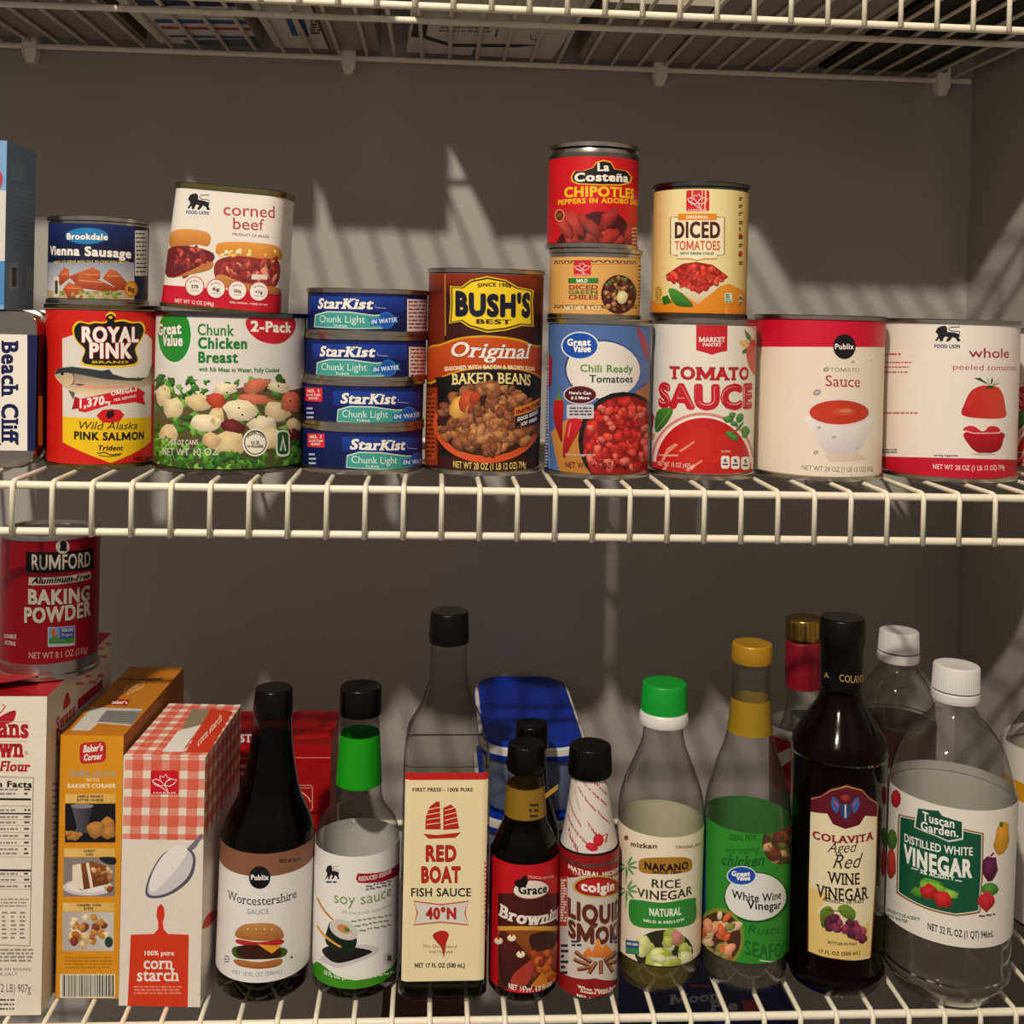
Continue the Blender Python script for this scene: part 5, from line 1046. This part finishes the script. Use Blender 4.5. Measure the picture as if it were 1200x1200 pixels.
# --- red wine vinegar
L = Lcv.c(900, 700, 2.447); L.use(L_surf(L), L.win[0], L.win[1]-.002, L.win[2], L.win[3]+.004, '#fff', base=False)
sh = [(116, 574), (150, 567), (180, 548), (225, 536), (270, 548), (292, 572), (318, 588), (312, 800), (296, 1040), (200, 1040), (112, 1020), (113, 800)]
L.poly(sh, '#5c1420'); L.poly([(218+(x-218)*.965, 800+(y-800)*.985) for x, y in sh], '#c9a04c'); L.poly([(218+(x-218)*.94, 800+(y-800)*.975) for x, y in sh], '#e6dab4')
L.poly([(120, 580), (152, 572), (182, 554), (225, 543), (268, 554), (290, 578), (313, 592), (312, 628), (278, 626), (262, 652), (222, 664), (186, 650), (170, 620), (120, 614)], '#5c1020')
L.blob(222, 575, 14, 10, '#8c2c2c', 0, .8); L.poly([(206, 592), (238, 592), (236, 625), (222, 640), (208, 625)], '#2c3c6a'); L.line([(222, 594), (222, 632)], 5, '#b8c4d4'); 
for sx in (-1, 1): L.sp([(222+sx*18, 590), (222+sx*36, 572), (222+sx*40, 600), (222+sx*24, 618)], '#3a5a9a'); L.line([(222+sx*20, 600), (222+sx*32, 585)], 3, '#c9502c')
L.poly([(118, 830), (180, 850), (140, 900), (200, 960), (290, 930), (292, 1028), (118, 1014)], '#e2c47a')
L.t('COLAVITA', 128, 303, 690, 22, '#8c1c2c', 'sk', dy=2, rise=-.1); L.t('Aged', 170, 258, 730, 30, '#3a2a24', 'r', shear=.4, dy=-2); L.t('Red', 186, 272, 776, 40, '#3a2a24', 'r', shear=.4, dy=-4); L.t('WINE', 170, 263, 818, 32, '#241a18', 'sb', dy=4); L.t('VINEGAR', 138, 288, 856, 34, '#241a18', 'sb', dy=6); L.t('PRODUCT OF ITALY', 158, 276, 870, 7, '#4a3a2c', 'k', dy=4)
L.sp([(150, 900), (175, 885), (190, 905), (175, 940), (155, 945)], '#6a8a2c', ('#3c5a1c', 'y')); L.sp([(200, 890), (225, 880), (250, 900), (245, 925), (215, 915)], '#7a9434', ('#4a6a20', 'y')); L.line([(165, 895), (215, 900)], 3, '#5c4420')
L.blobs(30, lambda x, y: abs((y-945)-(x-220)*.35) < 26-.12*abs(x-215), (172, 910, 272, 985), 11, 14, ['#8c3450', '#6c2444', '#a84c5c', '#5c1c3c'], 4, 1, .45)
L.t('BOTTLED IN ITALY', 172, 256, 992, 7, '#4a3a2c', 'k', dy=4); L.t('17 FL OZ (500 mL)', 146, 264, 1018, 10, '#6a4a20', 'k', dy=4); P_(L)
zf0, zf1 = bz(cola, 800), bz(cola, 760); rr_ = px_prof(B_x(cola), [(780, 23.6)], cola.yc, cola.z0)[0][1]
L = Lab(cola.root).use(Wrap(rr_+.0006), -.05, zf0, .05, zf1, '#fff', base=False); L.c(900, 700, 2.447); L.t('COLAVITA', 205, 300, 240, 20, '#b89a54', 's', dy=2); L.t('A', 160, 176, 230, 14, '#b89a54', 's'); P_(L, 'foil_print')
# --- white vinegar
L = Ltu.c(1020, 720, 2.5)
pn = [(82, 584), (140, 596), (268, 626), (332, 640), (330, 760), (322, 874), (250, 884), (160, 862), (76, 816), (78, 700)]
L.poly(pn, '#8c5c2c'); L.poly([(206+(x-206)*.965, 740+(y-740)*.965) for x, y in pn], '#dfe0d0'); L.poly([(206+(x-206)*.945, 740+(y-740)*.945) for x, y in pn], '#135238')
bd = [(140, 568), (200, 575), (210, 590), (268, 608), (268, 655), (228, 662), (190, 645), (132, 622)]; L.poly([(202+(x-202)*1.06, 614+(y-614)*1.1) for x, y in bd], '#dfe0d0'); L.poly(bd, '#154a38')
L.t('Tuscan', 152, 246, 602, 26, '#eef0e4', 'b', dy=24); L.t('Garden.', 148, 258, 630, 25, '#eef0e4', 'b', dy=22)
L.t('DISTILLED WHITE', 100, 300, 664, 23, '#eef0e4', 'b', dy=42); L.t('VINEGAR', 98, 298, 722, 50, '#eef0e4', 'k', dy=48); L.t('5% ACIDITY', 146, 246, 757, 11, '#eef0e4', 'k', dy=22)
L.line([(120, 743), (140, 748)], 3, '#eef0e4'); L.line([(248, 778), (268, 782)], 3, '#eef0e4')
for x, y, a, b_, r, c_ in ((180, 790, 42, 16, 12, '#5c9a2c'), (190, 805, 50, 16, 14, '#7cb83c'), (235, 820, 24, 14, 10, '#8cc04c'), (140, 815, 24, 14, 20, '#4c8a24'), (170, 812, 26, 23, 0, '#b81c1c'), (212, 836, 27, 25, 0, '#c4201c')): L.blob(x, y, a, b_, c_, r, .55, 1.3, random.Random(x), 12)
L.blob(385, 655, 22, 46, '#d99a24', 10, .7, 1.2, RN, 12); L.ell(383, 615, 6, 8, '#3c6a24', n=8); L.blob(350, 745, 24, 38, '#5c1440', 8, .55, 1.4, RN, 12); L.line([(352, 708), (362, 698)], 5, '#5c1440'); L.blob(350, 805, 26, 20, '#4c8a34', 0, .6); L.blob(340, 842, 24, 28, '#c4202c', 0, .6, 1.3, RN, 12)
L.blob(75, 540, 15, 27, '#b8202c', 0, .6); L.blob(40, 520, 11, 24, '#a01c28', 0, .6); L.blob(64, 660, 15, 32, '#4c7a2c', 0, .6); L.blob(62, 725, 14, 46, '#c4402c', 0, .6, 1.3, RN, 10)
L.t('REDUCED TO 5% ACIDITY', 50, 146, 868, 9, '#1c6a4c', 'k', dy=30); L.t('WITH WATER', 50, 110, 884, 8, '#1c6a4c', 'k', dy=20); L.t('NET 32 FL OZ (1 QT) 946mL', 168, 360, 922, 20, '#22302a', 'b', dy=22); L.fine(318, 365, 886, 5, 1, 8, '#3a3a3a', 1, dy=-6); P_(L)
L = Led.c(1140, 800, 3); L.band(362, 430, '#d99a14', 200); P_(L)
# --- baking powder
L = Lbp.c(0, 620, 5); L.use(L_surf(L), *L_win(L), '#9a0c1e')
L.poly([(152, 132), (545, 108), (548, 228), (152, 250)], '#0e0a0b'); L.t('RUMFORD', 186, 528, 234, 84, '#d8ccb8', 'b', dy=-20, ol='#0e0a0b', olw=.01); L.ell(367, 103, 40, 42, '#d0c4b4'); L.sp([(350, 125), (355, 100), (350, 85), (365, 68), (385, 72), (392, 90), (388, 108), (392, 128)], '#17100f')
L.poly([(168, 282), (530, 248), (532, 290), (168, 328)], '#cfc4ae'); L.t('Aluminum-Free', 184, 524, 318, 32, '#17100f', 'k', shear=.3, dy=-32); L.t('BAKING', 165, 524, 436, 82, '#d8ccb8', 'k', dy=-24, ol='#3a0a10', olw=.02); L.t('POWDER', 142, 530, 545, 84, '#d8ccb8', 'k', dy=-46, ol='#3a0a10', olw=.02)
L.poly([(280, 575), (440, 565), (440, 680), (280, 690)], '#b8c4cc'); L.poly([(285, 580), (436, 570), (436, 640), (285, 648)], '#3c4c9a'); L.poly([(285, 580), (350, 575), (350, 645), (285, 648)], '#7a9ab8'); L.poly([(285, 645), (320, 625), (360, 650), (436, 630), (436, 665), (285, 672)], '#4c8a3c'); L.sp([(305, 590), (325, 585), (322, 612), (340, 622), (320, 632), (302, 620)], '#c9642c'); L.t('NON GMO', 362, 430, 602, 20, '#e0e4ec', 'b', dy=-4); L.t('Project', 362, 425, 628, 16, '#e0e4ec', 'r', dy=-4)
L.t('NET WT 8.1 OZ (230g)', 170, 512, 757, 36, '#d8b4a8', 'r', dy=-36); L.t('DOUBLE', 25, 95, 635, 22, '#d8ccc0', 'k', dy=6); L.t('ACTING', 28, 92, 672, 22, '#d8ccc0', 'k', dy=12); P_(L, 'label', 'foil')
# --- flour
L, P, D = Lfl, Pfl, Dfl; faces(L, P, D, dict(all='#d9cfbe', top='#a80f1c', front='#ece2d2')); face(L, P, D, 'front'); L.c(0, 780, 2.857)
r_ = '#b01c2c'; L.sp([(-30, 195), (10, 165), (52, 150), (45, 185), (10, 198)], r_); L.line([(-20, 170), (5, 155), (18, 135), (8, 130)], 4, r_)
L.t('Swans', -95, 96, 238, 62, r_, 'sk', dy=2); L.t('Down', -92, 80, 303, 62, r_, 'sk', dy=2); L.t('®', 82, 95, 300, 14, r_, 'r'); L.line([(-80, 186), (96, 188)], 1.5, '#c98a4c'); L.line([(-80, 252), (96, 254)], 1.5, '#c98a4c')
L.t('Cake Flour', -110, 102, 350, 32, r_, 'sk', shear=.2, dy=4); L.line([(-150, 370), (112, 375), (106, 1000), (100, 1130)][:2], 2, '#4a4444'); L.line([(112, 375), (100, 938)], 2, '#4a4444'); L.line([(-150, 930), (100, 938)], 2, '#4a4444')
L.t('Nutrition Facts', -150, 107, 404, 20, '#17120f', 'k', dy=4)
for y, w in ((447, 7), (495, 5), (685, 7), (470, 1.5), (515, 1), (535, 1), (558, 1), (580, 1), (603, 1), (640, 1), (705, 1), (725, 1), (748, 1)): L.line([(-150, y-2), (104, y+1)], w, '#17120f')
for i, y in enumerate((418, 432, 487, 510, 528, 550, 573, 596, 618, 632, 700, 720, 742)): L.fine(-100, 60, y, 6, 1, 9, '#8a8078', i); L.fine(80, 102, y, 7, 1, 9, '#5a5450', i+40)
L.fine(-100, 95, 785, 5, 3, 11, '#9a9088', 3); 
for k in range(3): L.fine(5+k*30, 25+k*30, 830, 6, 7, 14, '#8f877e', k)
L.fine(-100, 112, 955, 7, 4, 12, '#9a9088', 8); L.t('PRE-SIFTED FOR AN BAKING', -110, 104, 1020, 10, '#5a5250', 'r', dy=2); L.t('POWDER OR SALT', -110, 60, 1038, 10, '#5a5250', 'r'); L.t('NET WT 32 OZ (2 LB) 907g', -170, 103, 1090, 27, '#4a4442', 'r', dy=4); L.fine(-100, 48, 1122, 6, 3, 15, '#5a5450', 5)
face(L, P, D, 'right'); L.c(0, 620, 5)
L.sp([(370, 1060), (378, 990), (395, 955), (412, 1000), (405, 1030)], r_); L.t('Swans', 328, 440, 1190, 75, r_, 'sk', dy=-105); L.t('Down', 328, 440, 1270, 75, r_, 'sk', dy=-105); L.poly([(455, 1000), (600, 880), (600, 935), (455, 1060)], r_)
for i, (a, b, y) in enumerate(((440, 560, 915), (450, 650, 800), (440, 640, 850), (520, 610, 905))): L.fine(a, b, y, 16, 1, 30, '#c46a6a', i, dy=-(b-a)*.72)
for i in range(36): L.fine(305, 420, 1500+i*38, 12, 1, 30, '#8a807a' if i % 9 else '#c43a3a', i, dy=-60)
face(L, P, D, 'top'); L.poly([(-60, 900), (290, 985), (305, 985), (0, 1010)], '#8c0c18')
P_(L, 'carton', 'carton')
FLAP = [L.uv(*q) for q in ((-120, 790), (130, 790), (322, 832), (190, 928), (-120, 968))]
# --- orange sugar box
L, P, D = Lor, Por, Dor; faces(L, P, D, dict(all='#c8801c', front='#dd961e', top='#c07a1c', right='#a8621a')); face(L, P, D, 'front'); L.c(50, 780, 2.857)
L.rect(124, 260, 212, 330, '#b8242c', r=14, sl=-8); L.rect(128, 264, 208, 326, '#c42c34', r=12, sl=-8); L.t("Baker's", 136, 202, 290, 22, W, 'k', shear=.2, dy=-6); L.t('Corner', 138, 200, 318, 20, W, 'k', shear=.2, dy=-6)
L.t('bake more', 90, 245, 372, 26, '#a8b0b0', 'r', shear=.3, ol='#7a5a20', olw=.01); L.t('WITH', 145, 188, 388, 10, '#f0dcb0', 'k'); L.t("BAKER'S CORNER", 84, 246, 409, 13, '#f4e4c0', 'k')
for (x0, y0, x1, y1), cap in (((76, 430, 244, 458), ('SIMPLE PEANUT', 'BUTTER COOKIES')), ((72, 612, 242, 640), ('CARROT', 'CAKE')), ((68, 794, 240, 822), ('CARAMEL CORN', 'BITES'))):
    L.rect(x0, y0, x1, y1, '#ecc878', ('#e0b458', 'x')); c_ = (x0+x1)/2; n_ = len(cap[0])*3.4; L.t(cap[0], c_-n_, c_+n_, y0+12, 8, '#3a2a14', 'k'); n_ = len(cap[1])*3.2; L.t(cap[1], c_-n_, c_+n_, y0+24, 8, '#3a2a14', 'k')
L.rect(75, 462, 244, 592, '#17131a'); L.poly([(95, 465), (170, 465), (150, 540), (155, 560), (105, 560), (115, 540)], '#5c5a66', ('#2a2830', 'x')); L.ell(132, 470, 38, 8, '#8a8894')
for x, y, a, b_ in ((178, 550, 30, 30), (220, 530, 24, 26), (222, 558, 24, 22), (100, 570, 24, 16), (85, 562, 14, 10), (125, 565, 10, 8)): L.blob(x, y, a, b_, '#b8803c', 0, .6, 1.3, RN, 11)
L.rect(70, 642, 242, 773, '#8c8280'); L.ell(152, 742, 84, 28, '#d9d4d4'); L.ell(150, 740, 70, 20, '#efeae4'); L.poly([(100, 668), (165, 655), (215, 672), (222, 730), (130, 752), (100, 735)], '#8c5428', ('#6a3a1c', 'y')); L.poly([(100, 668), (128, 662), (138, 752), (100, 738)], '#f0e4cc'); L.line([(150, 660), (165, 745)], 10, '#efe0c4'); L.blobs(14, lambda x, y: True, (170, 680, 235, 750), 8, 14, ['#b8743c', '#8c4c20', '#e0b880'], 3); L.sp([(190, 642), (242, 642), (242, 665), (210, 662)], '#22222c')
L.rect(66, 824, 238, 955, '#b9b0ac', ('#d0cac4', 'x')); L.blobs(34, lambda x, y: ((x-150)/65)**2+((y-890)/52)**2 < 1, (75, 835, 230, 950), 10, 18, ['#e8c890', '#c98a3c', '#f0dcb4', '#8c3c2c', '#b86a2c'], 8, .8, .6); L.ell(222, 925, 14, 18, '#2c4430')
L.fine(75, 232, 980, 5, 4, 11, '#b0741c', 4); L.rect(58, 1033, 242, 1112, '#e8e2d4')
x = 66
while x < 234:
    w_ = RN.choice((2, 3, 5)); L.rect(x, 1036, x+w_, 1108, '#22201e'); x += w_+RN.choice((2, 3, 4))
face(L, P, D, 'top'); L.c(0, 620, 5); L.poly([(415, 1180), (540, 1045), (835, 1055), (765, 1152), (575, 1138), (525, 1182)], '#cfcac4'); L.poly([(570, 1130), (622, 1062), (828, 1066), (776, 1146)], '#8a8a88')
for k in range(6): L.line([(580+k*8, 1122-k*10), (784+k*7, 1132-k*10)], 3, '#4a4a4a')
L.poly([(640, 1030), (660, 995), (765, 1000), (745, 1036)], '#b0242c'); L.t("Baker's", 655, 745, 1024, 18, W, 'k'); L.t("Baker's", 720, 850, 960, 30, '#e8c890', 'r', shear=.4, dy=-55); L.t('Corner', 745, 850, 975, 24, '#e8c890', 'r', shear=.4, dy=-50); L.poly([(690, 885), (940, 890), (960, 870), (800, 880), (730, 872)], '#6a3c14')
P_(L, 'carton', 'carton')
# --- corn starch
def gingham(L, x0, y0, x1, y1, p, f, sl=0.):
    """red check printed through the mapping f(x, y) -> pixel"""
    q = lambda a, b, c, d, col: L.poly([f(a, b), f(c, b), f(c, d), f(a, d)], col)
    q(x0, y0, x1, y1, '#e58f7c')
    nx = int((x1-x0)/p)+1; ny = int((y1-y0)/p)+1
    for i in range(nx):
        for j in range(ny):
            a, b = x0+i*p, y0+j*p
            if a+p/2 < x1+.01 and b+p*.5 < y1: q(a+.0*p, b, min(a+p*.42, x1), min(b+p*.42, y1), '#ece0cc')
            if a+p*.42 < x1 and b+p*.42 < y1: q(a+p*.42, b+p*.42, min(a+p, x1), min(b+p, y1), '#db6450')
L, P, D = Lcs, Pcs, Dcs; faces(L, P, D, dict(all='#e2d8ca', front='#e9dfd2')); face(L, P, D, 'front'); L.c(130, 800, 3)
gingham(L, -10, -19, 300, 287, 65, lambda x, y: (60+x-.035*y, 262+y+.01*x)); leaf_logo(L, 140, 308, 238, 392)
L.sp([(122, 745), (135, 680), (180, 605), (240, 575), (285, 590), (298, 630), (280, 690), (220, 740), (160, 758)], '#5c5660'); L.sp([(130, 738), (142, 680), (185, 610), (238, 582), (278, 595), (288, 630), (268, 685), (215, 730), (165, 748)], '#d4cdd2'); L.sp([(135, 715), (150, 660), (190, 600), (240, 570), (270, 590), (235, 650), (190, 700), (150, 735)], '#efe9e4'); L.poly([(280, 590), (296, 580), (325, 535), (318, 530), (290, 560), (272, 578)], '#7a747c')
L.poly([(70, 886), (150, 883), (166, 866), (166, 842), (160, 820), (163, 790), (175, 777), (187, 790), (189, 820), (183, 842), (185, 866), (200, 883), (274, 886), (270, 1144), (58, 1144)], '#d63a1c')
L.t('100% pure', 118, 222, 958, 15, '#f4e4d8', 'sk'); L.t('corn', 115, 219, 1006, 42, '#f6ebe0', 'sb'); L.t('starch', 92, 240, 1048, 42, '#f6ebe0', 'sb'); L.fine(80, 250, 1072, 6, 3, 11, '#e88a6c', 3); L.line([(160, 800), (160, 802)], 1, '#d63a1c')
face(L, P, D, 'right'); L.use(P['right'], 0, 0, D[1], D[2], '#fff', base=False)
w_, d_, h_ = D; uvf = lambda: None
class Direct:  # draw in metres on a face
    pass
def dpoly(L, pts, col):
    c = lin(col); l = L.layer(pts)
    for t in tessellate_polygon([[Vector((p[0]*1000, p[1]*1000, 0)) for p in pts]]): L._add([(*pts[i], *c) for i in t], l)
def dgingham(L, u0, v0, u1, v1, p):
    dpoly(L, [(u0, v0), (u1, v0), (u1, v1), (u0, v1)], '#e58f7c')
    for i in range(int((u1-u0)/p)+1):
        for j in range(int((v1-v0)/p)+1):
            a, b = u0+i*p, v1-j*p; e = lambda s, t: [(min(a+s*p, u1), max(b-s*p, v0)), (min(a+t*p, u1), max(b-s*p, v0)), (min(a+t*p, u1), max(b-t*p, v0)), (min(a+s*p, u1), max(b-t*p, v0))]
            if a < u1-.001 and b > v0+.001: dpoly(L, e(0, .42), '#ece0cc')
            if a+p*.45 < u1-.001 and b-p*.45 > v0+.001: dpoly(L, e(.42, 1), '#db6450')
gp = w_/4.4
dgingham(L, 0, h_*.67, d_, h_, gp); L.c(130, 800, 3); L.sp([(320, 865), (335, 820), (365, 800), (372, 815), (350, 850)], '#c4402c')
face(L, P, D, 'top'); dgingham(L, 0, 0, w_, d_, gp); L.poly([(250, 165), (285, 95), (362, 95), (335, 140), (300, 155), (235, 168)], '#8f806a'); L.poly([(180, 245), (235, 172), (318, 150), (262, 225), (255, 245)], '#e6e2da'); L.poly([(262, 246), (352, 92), (428, 104), (345, 246)], '#cc3a22'); L.t('corn starch', 305, 390, 228, 28, '#f0c8b8', 'sb', dy=-95)
P_(L, 'carton', 'carton')
# --- red cartons
for L, P, D in ((Lr1, Pr1, Dr1), (Lr2, Pr2, Dr2)):
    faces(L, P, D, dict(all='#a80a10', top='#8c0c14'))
L, P, D = Lr2, Pr2, Dr2; face(L, P, D, 'front'); L.c(260, 820, 7.5); L.line([(60, 512), (950, 508)], 8, '#d98a80'); L.line([(640, 752), (780, 752), (796, 770), (796, 955), (780, 975), (640, 975)], 7, '#e0a8a4'); L.line([(640, 790), (700, 810), (760, 860), (780, 900)], 12, '#e0a8a4'); L.line([(650, 850), (700, 880), (740, 900), (720, 930)], 9, '#e0a8a4'); L.line([(660, 775), (780, 775)], 7, '#d89a94')
L.rect(60, 700, 215, 800, '#5c0c10'); L.fine(110, 215, 600, 30, 2, 62, '#d8b0ac', 4)
face(L, P, D, 'top'); L.t('FEST', 60, 262, 372, 66, '#ecd8d4', 'sk'); L.poly([(700, 300), (800, 250), (960, 240), (940, 330), (640, 350)], '#b80d12')  # brighter red polygon paints a patch of light on the carton top
P_(L, 'carton', 'carton'); P_(Lr1, 'carton', 'carton')
# --- boxes below
faces(Lpi, Ppi, Dpi, dict(all='#0d1c5c')); face(Lpi, Ppi, Dpi, 'top'); L = Lpi.c(720, 1130, 4.286); L.line([(380, 108), (480, 112)], 12, '#a8384a'); L.t('Moon', 275, 530, 202, 46, '#b8b4c4', 'sk', dy=-22); L.t('Pie', 480, 620, 235, 46, '#b8b4c4', 'sk', dy=-6); L.poly([(640, 180), (700, 180), (740, 240), (650, 240)], '#b8384a'); P_(L, 'carton', 'carton')
faces(Lma, Pma, Dma, dict(all='#5a1018')); P_(Lma, 'carton', 'carton')
# --- pale blue box
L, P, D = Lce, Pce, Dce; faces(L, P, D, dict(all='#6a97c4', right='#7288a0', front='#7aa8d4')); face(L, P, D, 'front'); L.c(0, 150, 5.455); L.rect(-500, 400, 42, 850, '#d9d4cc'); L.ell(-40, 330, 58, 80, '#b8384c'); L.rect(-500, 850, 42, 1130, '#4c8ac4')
face(L, P, D, 'right'); L.rect(75, 230, 150, 330, '#8296a8'); L.poly([(60, 860), (110, 865), (112, 1030), (60, 1030)], '#93a0aa'); L.poly([(170, 880), (215, 890), (215, 1040), (170, 1040)], '#93a0aa'); L.fine(70, 215, 400, 10, 12, 30, '#8296a8', 2, dy=20); L.poly([(75, 890), (105, 895), (105, 1015), (75, 1015)], '#3a3430'); P_(L, 'carton', 'carton')
# --- sardine tin
L = Lab(beach); zt_, zb_ = zat(20, 392, a0.y)-beach.location.z, zat(20, 528, a0.y)-beach.location.z
L.use(Plane((-tinw/2, -tind/2-.0003, 0), (1, 0, 0), (0, 0, 1)), 0, zb_, tinw, zt_, '#ebe4d8'); L.c(0, 340, 5); L.rect(160, 200, 260, 1000, '#151c4c'); L.t('Beach Cliff', 296, 908, 12, 92, '#101a4a', 'sk', rot=True); L.t('®', 896, 908, -6, 14, '#101a4a', 'k', rot=True)
L.use(Plane((tinw/2+.0008, -tind/2, 0), (0, 1, 0), (0, 0, 1)), 0, zb_, tind, zt_, '#1a1820'); L.rect(225, 620, 250, 910, '#b8902c'); L.fine(198, 225, 420, 12, 12, 38, '#4a4444', 4)
P_(L)
# --- packages on the top shelf
for L, P, D, c in TOPS: faces(L, P, D, c)
def bot(t, f):
    L, P, D, c = t; face(L, P, D, 'bottom'); L.c(0, 0, 3); f(L); 
def fB(L):
    for y, h, c_ in ((66, 14, '#25508c'), (92, 10, '#a8344a'), (122, 9, '#25508c')): L.poly([(540+(y-66)*.9, y), (905+(y-66)*.45, y+6), (908+(y-66)*.45, y+h+6), (548+(y-66)*.9, y+h)], c_)
    L.poly([(640, 140), (948, 136), (985, 185), (690, 180)], '#4a5a66'); L.poly([(470, 0), (860, 0), (890, 24), (490, 20)], '#223a66')
def fC(L): L.poly([(1000, 58), (1022, 58), (1050, 126), (1028, 126)], '#25508c'); L.poly([(1032, 58), (1068, 60), (1088, 130), (1058, 128)], '#25508c'); L.fine(1090, 1130, 70, 8, 6, 10, '#4a4848', 2)
def fD(L): L.c(400, 0, 3); L.poly([(205, 80), (258, 85), (262, 132), (210, 128)], '#22242a'); L.poly([(262, 122), (365, 152), (362, 162), (262, 136)], '#1c1c22'); L.poly([(362, 150), (600, 148), (660, 152), (590, 160), (365, 162)], '#1c1c22'); L.rect(500, 95, 508, 124, '#2c5aa8'); L.rect(440, 168, 450, 198, '#2c5aa8'); L.line([(625, 112), (632, 130), (660, 134)], 4, '#1c1c22'); L.fine(300, 480, 96, 6, 2, 12, '#6a6866', 3)
bot(TOPS[1], fB); bot(TOPS[2], fC); bot(TOPS[4], fD)
for L, P, D, c in TOPS: P_(L, 'carton', 'carton')
# ------------------------------------------------------------------ loose flap on the flour box
fv = [(u, v, Dfl[2]+z) for (u, v), z in zip(FLAP, (.0006, .0006, .0012, .006, .0055))]; n_ = len(fv)
fv += [(x, y, z+.0005) for x, y, z in fv]
me_ = mesh('flap', fv, [tuple(range(n_))[::-1], tuple(range(n_, 2*n_))]+[(i, (i+1) % n_, (i+1) % n_+n_, i+n_) for i in range(n_)], smooth=False)
link('flap', me_, mat('red_card', '#a80f1c', rough=.45, var=.15, bscale=200), flour)
# torn paper tab on the browning bottle's neck
p0 = on_y(638, 934, grace.yc-.004); p1 = on_y(654, 922, grace.yc-.006); inv = mw(grace.root).inverted()
tv = []
for p in (p0, p1):
    for dz in (-.0018, .0018):
        for dy in (0, .0004): q = inv @ Vector((p.x, p.y+dy, p.z+dz)); tv.append(tuple(q))
link('torn_tab', mesh('torn_tab', tv, [(0, 4, 6, 2), (1, 3, 7, 5), (2, 6, 7, 3), (0, 1, 5, 4), (4, 5, 7, 6), (0, 2, 3, 1)], smooth=False), mat('ochre_paper', '#a8842c', rough=.5, var=.2), grace.root)
# ------------------------------------------------------------------ build every printed surface
for L, nm, m in PRINTS: L.build(nm, M[m])
bpy.data.objects.remove(_fo); bpy.data.curves.remove(_fc)
